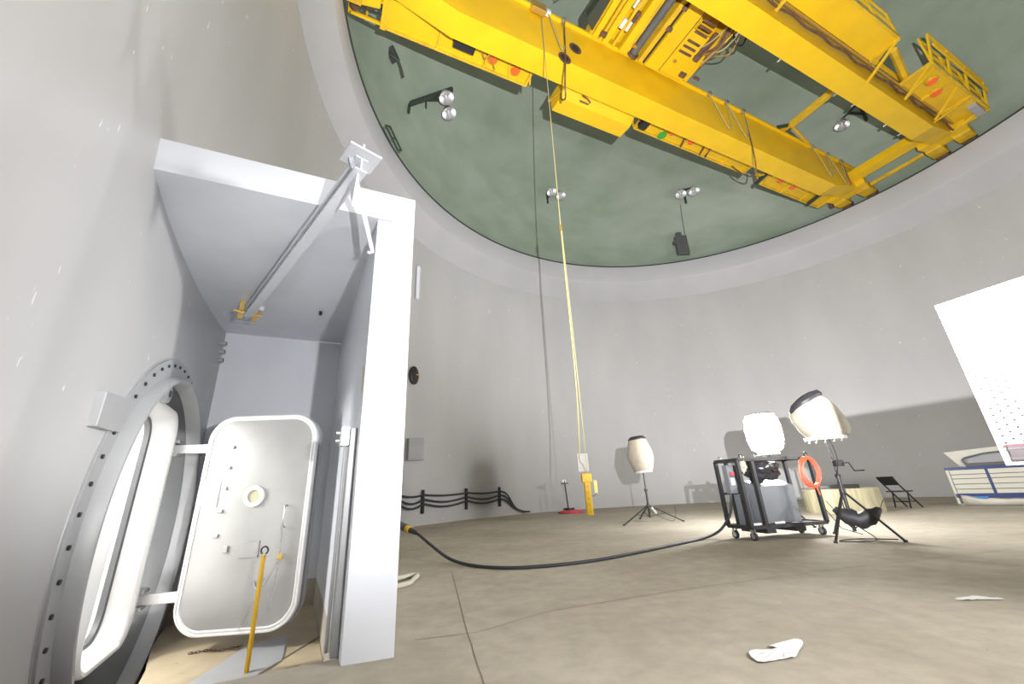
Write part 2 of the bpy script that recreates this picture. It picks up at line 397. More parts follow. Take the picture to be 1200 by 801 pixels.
for k in range(2):
    g = G(); c = E_ + T_ * (0.03) + Vector((0, 0, 2.98 - 0.07 * k)) - N_ * 0.03; g.cyl(c, c - N_ * 0.03, 0.014); g.build('bolt', 'white', hb)
for k in (-1, 1):
    g = G(); c = P0 + side * 0.075 * k
    g.beam(c + Vector((0, 0, 0.135)), c + Vector((0, 0, -0.09)), 0.05, 0.02, dv); g.build('clevis_plate', 'brass', hb)
g = G(); g.cyl(P0 - side * 0.15, P0 + side * 0.15, 0.016); g.build('clevis_pin', 'brass', hb)
g = G(); g.cyl(P0 - side * 0.10 + Vector((0, 0, 0.1)), P0 - side * 0.15 + Vector((0, 0, 0.1)), 0.035); g.build('roller', 'white', hb)

# ------------------------------------------------------------------ airlock barrel, ring and coaming
al = thing('airlock_barrel', 'round grey bolted airlock ring in the wall with bright oval hatch opening', 'airlock', tuple(hp(HS, -0.3, 0.0)))
def circ(r, off, n=96, cs=HS, cz=HZ): return [hp(cs + r * math.cos(2 * PI * k / n), cz + r * math.sin(2 * PI * k / n), off) for k in range(n)]
g = G(); g.frame_loop(circ(1.46, 0), circ(1.31, 0), N_ * -0.26, N_ * 0.045); g.build('flange_ring', 'greypaint', al, smooth=True)
g = G()
prof = [(1.32, 0.045), (1.31, 0.10), (1.295, 0.125), (1.265, 0.125), (1.25, 0.10), (1.25, -0.34)]
loops = [circ(r, o) for r, o in prof]; n = 96
vs = [p for l in loops for p in l]; fs = [(j * n + i, j * n + (i + 1) % n, (j + 1) * n + (i + 1) % n, (j + 1) * n + i) for j in range(len(prof) - 1) for i in range(n)]
g.add(vs, fs); g.build('sleeve', 'greypaint', al, smooth=True)
loops = [circ(1.247, o) for o in (0.0, -0.295)]; g = G(); g.add([p for l in loops for p in l], [(i, (i + 1) % n, n + (i + 1) % n, n + i) for i in range(n)]); g.build('sleeve_shade', 'darkpaint_and_shade', al, smooth=True)  # dark skin added over the sleeve inside as painted shade
g = G(); pr = [(1.462, 0.032), (1.475, 0.032), (1.48, 0.02), (1.48, -0.05)]; loops = [circ(r, o) for r, o in pr]; n = 96
g.add([p for l in loops for p in l], [(j * n + i, j * n + (i + 1) % n, (j + 1) * n + (i + 1) % n, (j + 1) * n + i) for j in range(3) for i in range(n)]); g.build('weld_ring', 'greypaint', al, smooth=True)
for k in range(52):
    a = 2 * PI * k / 52; c = hp(HS + 1.41 * math.cos(a), HZ + 1.41 * math.sin(a), 0.045)
    if c.z < -0.25: continue
    g = G(); g.cyl(c, c + N_ * 0.012, 0.014, n=8); g.build('bolt', 'black', al)
g = G(); g.prism([hp(0.05, 1.62, 0.0), hp(0.05, 1.41, 0.0), hp(0.42, 1.42, 0.0), hp(0.50, 1.66, 0.0)], -N_ * 0.03, N_ * 0.058); g.build('lug_plate', 'greypaint', al, bevel=0.006)
# bulkhead with the rounded-rectangle coaming
OW, OH, OR = 1.10, 1.98, 0.26; OCX, OCZ = 1.56, 0.85
def rr(w_, h_, r, off, n=10): return [hp(OCX + x, OCZ + y, off) for x, y in rrect(w_, h_, r, n)]
op = rr(OW - 0.16, OH - 0.16, OR - 0.07, -0.3, 10)
# bulkhead disc around the opening: match loops by angle
NB = len(op)
outer = []
for p in op:
    x = (p - hp(HS, HZ, -0.3)).dot(T_); z = p.z - HZ; a = math.atan2(z, x); outer.append(hp(HS + 1.255 * math.cos(a), HZ + 1.255 * math.sin(a), -0.3))
g = G(); g.frame_loop(outer, op, (0, 0, 0), -N_ * 0.03); g.build('bulkhead', 'darkpaint_and_shade', al)  # bulkhead coloured dark to stand in for shade in the recess
L = [rr(OW, OH, OR, -0.29), rr(OW, OH, OR, -0.02), rr(OW - 0.03, OH - 0.03, OR - 0.015, 0.0), rr(OW - 0.07, OH - 0.07, OR - 0.035, -0.005), rr(OW - 0.12, OH - 0.12, OR - 0.05, -0.04), rr(OW - 0.14, OH - 0.14, OR - 0.06, -0.20), rr(OW - 0.16, OH - 0.16, OR - 0.07, -0.215), rr(OW - 0.16, OH - 0.16, OR - 0.07, -0.335)]
n = NB; vs = [p for l in L for p in l]; fs = [(j * n + i, j * n + (i + 1) % n, (j + 1) * n + (i + 1) % n, (j + 1) * n + i) for j in range(len(L) - 1) for i in range(n)]
g = G(); g.add(vs, fs); g.build('coaming', 'white', al, smooth=True)
L2 = [rr(OW - 0.142, OH - 0.142, OR - 0.06, -0.19), rr(OW - 0.19, OH - 0.19, OR - 0.08, -0.20), rr(OW - 0.19, OH - 0.19, OR - 0.08, -0.24), rr(OW - 0.142, OH - 0.142, OR - 0.06, -0.25)]
vs = [p for l in L2 for p in l]; fs = [(j * n + i, j * n + (i + 1) % n, (j + 1) % 4 * n + (i + 1) % n, (j + 1) % 4 * n + i) for j in range(4) for i in range(n)]
g = G(); g.add(vs, fs); g.build('gasket', 'darkpaint_and_shade', al, smooth=True)
# lit barrel interior
g = G(); pr = [(1.25, -0.33), (1.25, -4.0), (0.001, -4.0)]; loops = [circ(r, o) for r, o in pr]; n = 96
vs = [p for l in loops for p in l]; fs = [(j * n + i, j * n + (i + 1) % n, (j + 1) * n + (i + 1) % n, (j + 1) * n + i) for j in range(2) for i in range(n)]
g.add(vs, fs); g.build('barrel_interior', 'white', al, smooth=True)
g = G(); g.prism([hp(HS - 0.85, -0.08, -0.36), hp(HS + 0.85, -0.08, -0.36), hp(HS + 0.85, -0.08, -3.98), hp(HS - 0.85, -0.08, -3.98)], (0, 0, -0.03), (0, 0, 0)); g.build('barrel_floor', 'greypaint', al)
g = G(); g.frame_loop([hp(OCX + x, OCZ + y, -3.97) for x, y in rrect(1.0, 1.8, 0.25)], [hp(OCX + x, OCZ + y, -3.97) for x, y in rrect(0.86, 1.66, 0.2)], (0, 0, 0), N_ * 0.08); g.build('inner_door_rim', 'greypaint', al)
# hinge brackets, clips, terminal box, small lugs on the bulkhead side of the coaming
SX = OCX + OW / 2
for z in (1.50, 0.16):
    for dz in (0.055, -0.075):
        g = G(); g.prism([hp(SX - 0.02, z + dz, -0.28), hp(SX + 0.30, z + dz, -0.28), hp(SX + 0.30, z + dz, -0.10), hp(SX + 0.18, z + dz, 0.03), hp(SX - 0.0, z + dz, 0.03)], (0, 0, 0), (0, 0, 0.03)); g.build('hinge_lug', 'greypaint', al, bevel=0.005)
for z in (1.30, 0.36):
    g = G()
    for dz in (0.045, -0.045): g.beam(hp(SX + 0.0, z + dz, -0.10), hp(SX + 0.22, z + dz, -0.10), 0.018, 0.018)
    g.beam(hp(SX + 0.14, z + 0.07, -0.10), hp(SX + 0.14, z - 0.07, -0.10), 0.02, 0.02); g.build('latch_clip', 'white', al)
g = G(); g.prism([hp(SX + 0.10, 0.50, -0.27), hp(SX + 0.36, 0.50, -0.27), hp(SX + 0.36, 0.62, -0.27), hp(SX + 0.10, 0.62, -0.27)], (0, 0, 0), N_ * 0.05)
tb = g.build('terminal_block', 'greypaint', al, bevel=0.004)
for k in (0.17, 0.29):
    g = G(); c = hp(SX + k, 0.56, -0.22); g.cyl(c, c + N_ * 0.01, 0.028); g.build('socket', 'black', tb)
for s_, z in ((SX + 0.22, 1.08), (SX + 0.18, 0.82)):
    g = G(); c = hp(s_, z, -0.27); g.beam(c, c + N_ * 0.05, 0.04, 0.05); g.build('lug', 'greypaint', al)
# sheave boss above the opening
g = G(); c = hp(1.32, 1.885, -0.29); g.cyl(c, c + N_ * 0.34, 0.085, 0.08, n=28); bs = g.build('pivot_boss', 'greypaint', al, smooth=True, bevel=0.01)
g = G(); g.cyl(c + N_ * 0.34, c + N_ * 0.346, 0.028); g.build('pin_hole', 'black', bs)
g = G(); g.prism([c - T_ * 0.18 - N_ * 0, c + T_ * 0.16, c + T_ * 0.13 + Vector((0, 0, 0.10)), c - T_ * 0.05 + Vector((0, 0, 0.14))], N_ * 0.0, N_ * 0.04); g.build('boss_web', 'greypaint', al)

# ------------------------------------------------------------------ the hatch door, swung open
DA = math.radians(5)
DO = Vector((-2.90, 4.24, 0)); DU = Vector((math.cos(DA), math.sin(DA), 0)); DN = Vector((DU.y, -DU.x, 0))   # DN towards the camera
DL, DWD, DB, DHT = -0.28, 1.08, -0.155, 1.97
def dp(x, z, off=0.0): return DO + DU * (DL + x) + DN * off + Vector((0, 0, DB + z))
dr = thing('airlock_door', 'heavy satin metal oval hatch door with round porthole standing open in the alcove', 'door', tuple(dp(DWD / 2, 0)))
def drr(ins, r, off): return [dp(DWD / 2 + x, DHT / 2 + y, off) for x, y in rrect(DWD - 2 * ins, DHT - 2 * ins, r, 10)]
def loops_mesh(Ls, capa=False, capb=False):
    n = len(Ls[0]); vs = [p for l in Ls for p in l]
    fs = [(j * n + i, j * n + (i + 1) % n, (j + 1) * n + (i + 1) % n, (j + 1) * n + i) for j in range(len(Ls) - 1) for i in range(n)]
    if capa: fs.append(tuple(reversed(range(n))))
    if capb: fs.append(tuple(range((len(Ls) - 1) * n, len(Ls) * n)))
    return G().add(vs, fs)
loops_mesh([drr(0.045, 0.215, -0.03), drr(0.045, 0.215, 0.0)], True, True).build('panel', 'doorskin', dr)
loops_mesh([drr(0.0, 0.25, -0.045), drr(0.0, 0.25, 0.005), drr(0.006, 0.245, 0.012), drr(0.018, 0.236, 0.012), drr(0.022, 0.23, 0.004), drr(0.03, 0.225, 0.004), drr(0.034, 0.222, 0.010), drr(0.044, 0.214, 0.010), drr(0.05, 0.21, 0.0)]).build('rim', 'white', dr, smooth=True)
loops_mesh([drr(0.03, 0.22, -0.045), drr(0.03, 0.22, -0.09)], False, False).build('seal_groove', 'darkpaint_and_shade', dr, smooth=True)
loops_mesh([drr(-0.005, 0.255, -0.09), drr(-0.005, 0.255, -0.16), drr(0.05, 0.21, -0.175)], True, True).build('back_plate', 'greypaint', dr, smooth=True)
# porthole
pc = (0.545, 1.165)
g = G(); g.frame_loop([dp(pc[0] + 0.098 * math.cos(a), pc[1] + 0.098 * math.sin(a)) for a in [2 * PI * k / 32 for k in range(32)]], [dp(pc[0] + 0.06 * math.cos(a), pc[1] + 0.06 * math.sin(a)) for a in [2 * PI * k / 32 for k in range(32)]], (0, 0, 0), DN * 0.028)
ph = g.build('porthole', 'white', dr, smooth=True)
g = G(); g.cyl(dp(pc[0], pc[1], 0.0), dp(pc[0], pc[1], 0.012), 0.061, n=32); g.build('pane', 'glass', ph)
for k in range(8):
    a = 2 * PI * (k + 0.5) / 8; c = dp(pc[0] + 0.08 * math.cos(a), pc[1] + 0.08 * math.sin(a), 0.028); g = G(); g.cyl(c, c + DN * 0.006, 0.007, n=8); g.build('bolt', 'steel', ph)
for z in (1.65, 1.45, 1.25, 1.04, 0.82):
    g = G(); g.beam(dp(0.245, z, 0.0), dp(0.245, z, 0.022), 0.05, 0.03); g.build('lug', 'doorskin', dr, bevel=0.004)
g = G(); g.beam(dp(0.36, 0.70, 0.0), dp(0.36, 0.70, 0.022), 0.04, 0.06); g.build('lug', 'doorskin', dr, bevel=0.004)
g = G(); g.prism([dp(0.47, 0.62), dp(0.66, 0.62), dp(0.66, 0.76), dp(0.47, 0.76)], (0, 0, 0), DN * 0.012); g.build('name_plate', 'doorskin', dr)
g = G(); g.prism([dp(0.05, 1.08), dp(0.20, 1.08), dp(0.20, 1.33), dp(0.05, 1.33)], (0, 0, 0), DN * 0.008); g.build('cover_plate', 'doorskin', dr)
g = G(); g.tube(bez([dp(0.87, 1.06, 0), dp(0.87, 1.06, 0.05), dp(0.87, 0.90, 0.05), dp(0.87, 0.87, 0)], 6), 0.008, 8); g.build('handle', 'steel', dr, smooth=True)
g = G(); g.tube(bez([dp(0.66, 0.42, 0), dp(0.70, 0.36, 0.03), dp(0.75, 0.40, 0.045), dp(0.77, 0.45, 0.045)], 6), 0.006, 8); g.build('hook', 'steel', dr, smooth=True)
for z in (1.50, 0.16):
    p = hp(SX + 0.12, z, -0.06); q = dp(0.10, z - DB, -0.10)
    g = G(); g.beam(p, q, 0.05, 0.085, (0, 0, 1)); g.build('hinge_arm', 'white', dr, bevel=0.005)
# padlock and chains hanging from the handle
ch = thing('padlock_chain', 'thin chain with brass padlock hanging from the hatch door handle', 'chain', tuple(dp(0.86, 0.2, 0.05)))
def chain_links(p, q, r=0.006, wl=0.011, ln=0.032, sag=0.0):
    g = G(); p = Vector(p); q = Vector(q); n = max(2, int((q - p).length / (ln * 0.8)))
    for i in range(n):
        c = p.lerp(q, (i + 0.5) / n) + Vector((0, 0, -sag * math.sin(PI * (i + 0.5) / n))); d = (q - p).normalized(); s_ = d.cross(DN if i % 2 else Vector((0.3, 0.5, 0.8))).normalized()
        pts = [c + d * math.cos(a) * ln / 2 + s_ * math.sin(a) * wl for a in [2 * PI * k / 8 for k in range(8)]]
        g.tube(pts, r * 0.45, 4, closed=True)
    return g
chain_links(dp(0.87, 0.90, 0.05), dp(0.885, 0.64, 0.05)).build('chain', 'steel', ch)
chain_links(dp(0.885, 0.60, 0.05), dp(0.62, 0.06, 0.07)).build('chain', 'steel', ch)
chain_links(dp(0.89, 0.60, 0.05), dp(0.85, 0.22, 0.05)).build('chain', 'steel', ch)
g = G(); g.beam(dp(0.885, 0.64, 0.045), dp(0.885, 0.59, 0.045), 0.045, 0.025, DN); g.build('padlock', 'brass', ch, bevel=0.004)

# yellow post, plate, chain on the alcove floor
yp = thing('yellow_flat_post', 'narrow yellow flat bar standing upright before the hatch door', 'post', (-2.19, 3.80, -0.3))
g = G(); g.beam((-2.19, 3.80, -0.3), (-2.19, 3.80, 0.53), 0.055, 0.02, (1, 0.2, 0)); g.build('bar', mat('ochre_paint', (0.62, 0.36, 0.01), 0.45), yp, bevel=0.003)
g = G(); pts = [Vector((-2.19 + 0.03 * math.cos(a), 3.80, 0.565 + 0.03 * math.sin(a))) for a in [math.radians(-60 + 30 * k) for k in range(11)]]; g.tube(pts, 0.007, 8); g.build('hook', 'black', yp, smooth=True)
g = G(); g.prism([Vector(p) for p in ((-2.10, 3.45, -0.298), (-2.05, 4.05, -0.298), (-2.36, 4.72, -0.298), (-2.58, 4.42, -0.298), (-2.52, 3.55, -0.298))], (0, 0, 0), (0, 0, 0.012))
tag(g.build('floor_plate', 'greypaint'), 'flat grey steel plate lying on the tan alcove floor by the yellow bar', 'plate')
g = G()
cp = bez([(-3.02, 4.30, -0.292), (-2.90, 4.36, -0.292), (-2.78, 4.34, -0.292), (-2.64, 4.44, -0.292)], 5)
for i in range(len(cp) - 1):
    c = (cp[i] + cp[i + 1]) / 2; d = (cp[i + 1] - cp[i]).normalized(); s_ = d.cross(Vector((0, 0, 1))) if i % 2 else Vector((0, 0, 1))
    g.tube([c + d * math.cos(a) * 0.02 + s_ * math.sin(a) * 0.008 + Vector((0, 0, 0.004)) for a in [2 * PI * k / 8 for k in range(8)]], 0.0035, 4, closed=True)
tag(g.build('loose_chain', 'rust'), 'short rusty chain lying on the tan floor beneath the hatch door', 'chain')
# small valves in the alcove corner
vb = thing('pipe_stubs', 'three small grey pipe stubs stacked on the alcove back corner', 'pipe fitting', tuple(B_ + Vector((0, 0, 3.0))))
for k in range(3):
    c = B_ + T_ * (-0.16) - N_ * 0.0 + Vector((0, 0, 3.02 - 0.12 * k)); g = G(); g.cyl(c - N_ * 0.12, c + N_ * 0.06, 0.032); pp_ = g.build('stub', 'greypaint', vb, smooth=True)
    g = G(); g.cyl(c + N_ * 0.06, c + N_ * 0.065, 0.02); g.build('bore', 'black', pp_)
# switch box on the post's inner face with conduit
jb = thing('switch_box', 'small metal switch box with two knobs mounted inside the enclosure post', 'switch', tuple(E_ + T_ * 0.25 + Vector((0, 0, 1.2))))
c = E_ + T_ * 0.18 - N_ * 0.051 + Vector((0, 0, 1.32))
g = G(); g.prism([c, c + T_ * 0.12, c + T_ * 0.12 + Vector((0, 0, 0.14)), c + Vector((0, 0, 0.14))], (0, 0, 0), -N_ * 0.06); g.build('box', 'steel', jb, bevel=0.004)
for k in (0.04, 0.10):
    g = G(); q = c + T_ * 0.06 + Vector((0, 0, k)) - N_ * 0.06; g.cyl(q, q - N_ * 0.03, 0.012); g.build('knob', 'chrome', jb)
g = G(); q = c + T_ * 0.05 - N_ * 0.02; g.tube([q, q + Vector((0, 0, -1.30))], 0.012, 10); g.build('conduit', 'greypaint', jb, smooth=True)
# orange painted stripe on the alcove floor
g = G(); g.prism([Vector(p) for p in ((-2.10, 3.55, -0.299), (-1.42, 3.75, -0.299), (-1.50, 3.95, -0.299), (-1.95, 3.80, -0.299))], (0, 0, 0), (0, 0, 0.003))
struct(g.build('trim_5', mat('orange_stripe', (0.50, 0.27, 0.07), 0.6, var=0.2)))
g = G(); g.beam((-1.98, 4.9, -0.297), (-2.12, 3.5, -0.297), 0.02, 0.004, (0, 0, 1)); struct(g.build('trim_6', 'joint'))

# ------------------------------------------------------------------ polar crane
TH = math.radians(25.8)
CE, CM = 10.15, 5.00                 # building axis in crane coordinates, measured from the camera
FC = Matrix.Rotation(TH, 4, 'Z') @ Matrix.Translation(Vector((CE, CM, 0)))
CC = FC @ Vector((0, 0, 0))
ZB, ZG = 12.20, 13.80
crane = thing('polar_crane', 'big yellow twin girder overhead crane spanning the green dome', 'crane', (CC.x, CC.y, ZB), TH)
def CG(): return G(FC)
def girder(m0, m1, name='girder'):
    g = CG()
    prof = [(-10.3, 13.0), (-9.3, 12.62), (-8.15, ZB), (8.15, ZB), (9.3, 12.55), (10.3, 12.75), (10.3, ZG), (-10.3, ZG)]
    g.prism([Vector((e, 0, z)) for e, z in prof], (0, m0, 0), (0, m1, 0))
    o = g.build(name, 'yellow', crane)
    for mm in (m0 - 0.10, m1):
        g = CG(); g.box((-10.3, mm, ZG - 0.02), (10.3, mm + 0.10, ZG + 0.05)); g.build('flange', 'yellow', o)
    return o
g1 = girder(1.33, 2.0); g2 = girder(-1.77, -1.15)
# access holes on the near web of the first girder
for e, z in ((-4.59, 12.94), (-5.02, 12.30)):
    g = CG(); g.cyl((e, 1.331, z), (e, 1.322, z), 0.21, n=24); hh = g.build('access_hole', 'rust', g1)
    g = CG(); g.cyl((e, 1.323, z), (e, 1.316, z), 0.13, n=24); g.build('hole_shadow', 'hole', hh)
# end trucks and ties
for sg in (-1, 1):
    for m0, m1 in ((1.0, 2.5), (-2.2, -0.8)):
        g = CG(); ee = 10.25 * sg
        g.prism([Vector((ee - 0.30, m0, 12.72)), Vector((ee + 0.35, m0 + 0.12, 12.72)), Vector((ee + 0.35, m1 - 0.12, 12.72)), Vector((ee - 0.30, m1, 12.72))], (0, 0, 0), (0, 0, 0.75)); t_ = g.build('end_truck', 'yellow', crane, bevel=0.03)
        for mm in (m0 + 0.3, m1 - 0.3):
            g = CG(); er = sg * math.sqrt(11.22 ** 2 - mm ** 2); g.cyl((er - 0.1 * sg, mm, 12.72), (er + 0.1 * sg, mm, 12.72), 0.22, n=24); g.build('wheel', 'rust', t_, smooth=True)
            g = CG(); g.box((ee + 0.1 * sg, mm - 0.24, 12.62), (er - 0.12 * sg, mm + 0.24, 12.98)); g.build('wheel_box', 'yellow2', t_, bevel=0.02)
    g = CG(); g.beam((9.75 * sg, 1.33, 13.1), (9.75 * sg, -1.15, 13.1), 0.5, 0.32); g.build('end_tie', 'yellow', crane)
    g = CG(); g.beam((10.45 * sg, 1.0, 12.74), (10.45 * sg, -0.8, 12.74), 0.09, 0.12); g.build('tie_rod', 'yellow2', crane)
    g = CG(); g.cyl((10.50 * sg, 2.5, 12.80), (10.50 * sg, 2.62, 12.80), 0.14); g.build('bumper', 'rust', crane)
# brace arm between the girders
g = CG(); g.beam((5.1, -1.15, 13.75), (5.1, 0.85, 13.70), 0.22, 0.16); g.build('brace', 'yellow2', crane)
g = CG(); g.beam((5.1, 0.85, 13.70), (5.25, 1.33, 13.9), 0.16, 0.10); g.beam((5.15, 0.88, 13.72), (7.0, 1.25, 13.86), 0.09, 0.07); g.build('brace', 'yellow2', crane)
g = CG(); g.beam((4.95, 0.9, 13.66), (4.9, 1.25, 13.9), 0.05, 0.12); g.build('limit_arm', 'darkgreen', crane)
# outboard walkways of the first girder
def lens(p, name_m, r=0.14, parent=crane, name='warning_lamp'):
    p = Vector(p); g = CG(); g.cyl(p, p - Vector((0, 0, 0.07)), r * 1.05, r * 0.9, n=20); o = g.build(name, 'yellow2', parent)
    g = CG(); g.cyl(p - Vector((0, 0, 0.07)), p - Vector((0, 0, 0.09)), r * 0.85, r * 0.8, n=20); g.build('lens', name_m, o)
def walkway(e0, e1, m0, m1, z, rails=True, near=False, bars=True):
    g = CG(); g.box((e0, m0, z), (e1, m1, z + 0.04)); wk = g.build('walkway', 'yellow', crane)
    mo = m1 if not near else m0
    g = CG(); g.box((e0, mo - 0.03, z - 0.07), (e1, mo + 0.03, z + 0.12)); g.build('kick_plate', 'yellow2', wk)
    k = max(2, int((e1 - e0) / 1.1))
    for i in range(k + 1):
        e = e0 + (e1 - e0) * i / k; g = CG()
        if bars or i in (0, k): g.box((e - 0.03, m0, z - 0.09), (e + 0.03, m1, z)); g.build('cross_bar', 'yellow2', wk)
        else: pass
        if rails: g = CG(); g.beam((e, mo, z), (e, mo, z + 1.05), 0.05, 0.05); g.build('rail_post', 'yellow', wk)
    if rails:
        for dz in (0.55, 1.05): g = CG(); g.beam((e0, mo, z + dz), (e1, mo, z + dz), 0.05, 0.05); g.build('hand_rail', 'yellow', wk)
    return wk
walkway(-9.72, -5.50, 2.08, 2.80, 12.80)
walkway(-1.25, 4.35, 2.08, 2.72, 12.80)
walkway(5.85, 10.0, 2.08, 2.92, 12.86)
# yellow cabinet slung under the middle walkway
g = CG(); g.prism([Vector((0, 2.02, 12.92)), Vector((0, 2.98, 12.92)), Vector((0, 2.94, 12.32)), Vector((0, 2.42, 12.28)), Vector((0, 2.02, 12.50))], (-4.50, 0, 0), (-1.75, 0, 0)); g.build('cabinet', 'yellow', crane, bevel=0.01)
g = CG(); g.beam((-4.58, 2.03, 12.25), (-4.58, 2.95, 12.70), 0.05, 0.08); g.build('cabinet_brace', 'yellow2', crane)
g = CG(); g.tube([Vector((-3.9, 2.10, 12.30)), Vector((-3.7, 2.12, 12.28)), Vector((-3.55, 2.16, 12.22)), Vector((-3.60, 2.22, 12.20)), Vector((-3.9, 2.24, 12.24))], 0.025, 8); g.build('cable_hook', 'rust', crane)
# things under the walkways
g = CG(); g.box((-7.95, 2.10, 12.52), (-7.35, 2.42, 12.78)); g.build('junction_box', 'black', crane, bevel=0.01)
g = CG(); g.box((-1.28, 2.10, 12.50), (-0.95, 2.55, 12.78)); g.build('junction_box', 'black', crane, bevel=0.08)
lens((-6.75, 2.42, 12.78), 'orangelens', 0.17); lens((-6.0, 2.48, 12.78), 'orangelens', 0.17)
lens((-0.10, 2.55, 12.78), 'green', 0.20); lens((0.18, 2.28, 12.78), 'orangelens', 0.17); lens((1.15, 2.34, 12.78), 'orangelens', 0.17)
lens((6.5, 2.40, 12.84), 'orangelens', 0.17); lens((7.4, 2.45, 12.84), 'orangelens', 0.17)
for e in (-7.1, -6.35, -5.65, 0.7, 1.7, 2.0):
    g = CG(); g.beam((e, 2.1, 12.72), (e + 0.25, 2.7, 12.72), 0.05, 0.05); g.build('conduit', 'rust' if e > 0 else 'yellow2', crane)
g = CG(); g.tube(bez([(-7.2, 2.2, 12.7), (-7.0, 2.45, 12.62), (-6.9, 2.3, 12.66), (-6.6, 2.65, 12.66)], 6), 0.02, 6); g.build('loose_cable', 'brass', crane)
g = CG(); g.beam((4.35, 2.02, 12.7), (4.45, 2.74, 12.72), 0.05, 0.10); g.beam((5.85, 2.05, 12.7), (5.3, 2.6, 12.8), 0.05, 0.06); g.build('bracket', 'yellow2', crane)
for e in (5.4, 9.0):
    g = CG(); g.beam((e, 2.1, 12.75), (e + 0.2, 2.95, 12.75), 0.06, 0.16); g.build('bracket', 'darkgreen', crane)
# ladder cage at the far left end
lc = CG()
for m in (2.25, 2.80): lc.beam((-10.62, m, 12.85), (-9.75, m, 12.85), 0.07, 0.07)
lc.beam((-10.62, 2.22, 12.85), (-10.62, 2.82, 12.85), 0.07, 0.07); lc.beam((-9.78, 1.9, 12.78), (-9.78, 2.86, 12.78), 0.14, 0.10)
lc.build('platform_frame', 'yellow', crane)
for k in range(3):
    g = CG(); g.beam((-10.6, 2.36 + 0.14 * k, 12.95), (-9.8, 2.36 + 0.14 * k, 12.95), 0.03, 0.03); g.build('grating_bar', 'darkgreen', crane)
for e in (-10.6, -10.2, -9.8):
    g = CG(); g.beam((e, 2.80, 12.85), (e, 2.80, 13.8), 0.05, 0.05); g.build('rail_post', 'yellow', crane)
# second girder walkways on its outer side
w1 = walkway(-3.2, 4.05, -2.72, -1.98, 12.92, near=True, bars=False)
w2 = walkway(5.95, 10.2, -2.75, -1.95, 12.92, near=True)
lens((-0.55, -2.35, 12.9), 'orangelens', 0.17); lens((6.75, -2.45, 12.9), 'orangelens', 0.17); lens((7.45, -2.3, 12.9), 'orangelens', 0.17)
for e in (-3.0, -0.3, 9.9):
    g = CG(); g.beam((e, -1.77, 12.65), (e + 0.1, -2.68, 12.9), 0.06, 0.08); g.build('bracket', 'yellow2', crane)
g = CG(); g.tube([Vector((e, -1.87 - 0.03 * math.sin(e * 5), 12.72 + 0.02 * math.sin(e * 3))) for e in [x * 0.25 for x in range(-16, 41)]], 0.03, 8); g.build('cable_tray', 'rust', crane, smooth=True)
g = CG(); g.tube([Vector((e, -1.93, 12.9)) for e in (-4, 9.8)], 0.04, 8); g.build('pipe', 'brass', crane, smooth=True)
g = CG(); g.tube([Vector((e, -1.90, 13.05)) for e in (3.6, 9.0)], 0.06, 8); g.build('pipe', 'steel', crane, smooth=True)
# corner braces below the near walkways and arch between them
for a, b in (((4.05, -2.72, 12.9), (3.95, -1.75, 12.2)), ((5.95, -2.75, 12.9), (5.9, -1.9, 12.25)), ((5.9, -1.9, 12.25), (6.3, -2.7, 12.9)), ((8.0, -1.9, 12.3), (7.9, -2.7, 12.9)), ((8.1, -1.85, 12.3), (8.9, -2.7, 12.9))):
    g = CG(); g.beam(a, b, 0.07, 0.05); g.build('diagonal', 'yellow', crane)
g = CG(); g.tube([(4.50, -1.84, 13.1), (4.20, -2.40, 13.1), (4.55, -2.42, 13.1), (5.50, -2.22, 13.1), (6.3, -2.05, 13.0)], 0.11, 6); g.build('cable_duct', 'yellow2', crane, smooth=True)
g = CG(); g.box((9.35, -2.68, 12.80), (10.15, -2.45, 12.93)); g.build('resistor_bank', 'greypaint', crane, bevel=0.01)
g = CG(); g.beam((6.0, -2.95, 13.5), (10.1, -2.95, 13.5), 0.06, 0.06)
for e in (6.0, 7.3, 8.6, 10.1): g.beam((e, -2.75, 12.92), (e, -2.95, 13.95), 0.06, 0.06)
g.beam((6.0, -2.95, 13.95), (10.1, -2.95, 13.95), 0.06, 0.06); g.build('cage_rail', 'yellow', crane)
# festoon trolleys and cable loops on the near web
for i, (e, z0, z1, dm) in enumerate(((-5.50, 13.72, 12.42, 0.50), (1.05, 13.76, 12.4, 0.85), (1.92, 13.76, 12.4, 0.85), (7.1, 13.72, 12.45, 0.95), (8.15, 13.72, 12.45, 0.95))):
    g = CG(); g.box((e - 0.06, 1.14, z0 - 0.06), (e + 0.06, 1.27, z0 + 0.06)); g.build('festoon_trolley', 'steel' if i else 'white', crane)
    pts = bez([(e, 1.2, z0 - 0.05), (e + dm * 0.22, 1.19, (z0 + z1) / 2 + 0.1), (e + dm * 0.62, 1.2, z1), (e + dm * 0.85, 1.2, z1 + 0.12), (e + dm * 0.97, 1.21, (z0 + z1) / 2), (e + dm, 1.2, z0 - 0.05)], 6)
    g = CG(); g.tube(pts, 0.02, 6); g.build('cable_loop', 'rope', crane, smooth=True)
for e in (-4.98, 2.80, 9.15):
    g = CG(); g.box((e - 0.06, 1.14, 13.66), (e + 0.06, 1.27, 13.78)); g.build('festoon_trolley', 'steel', crane)
for e, zz in ((-4.98, 12.1), (2.80, 12.1), (9.2, 12.6)):
    g = CG(); g.tube(bez([(e, 1.2, 13.66), (e - 0.10, 1.2, 12.3), (e - 0.20, 1.25, 11.15), (e - 0.05, 1.5, 10.95), (e + 0.20, 2.0, 11.6), (e + 0.5, 2.4, 12.4)], 5) if zz < 12.5 else [(e, 1.22, 13.66), (e + 0.25, 1.28, zz)], 0.022, 6); g.build('drop_cable', 'rust', crane)
g = CG(); g.box((-6.05, 1.10, 13.52), (-5.62, 1.27, 13.82)); g.build('festoon_box', 'brass', crane, bevel=0.02)
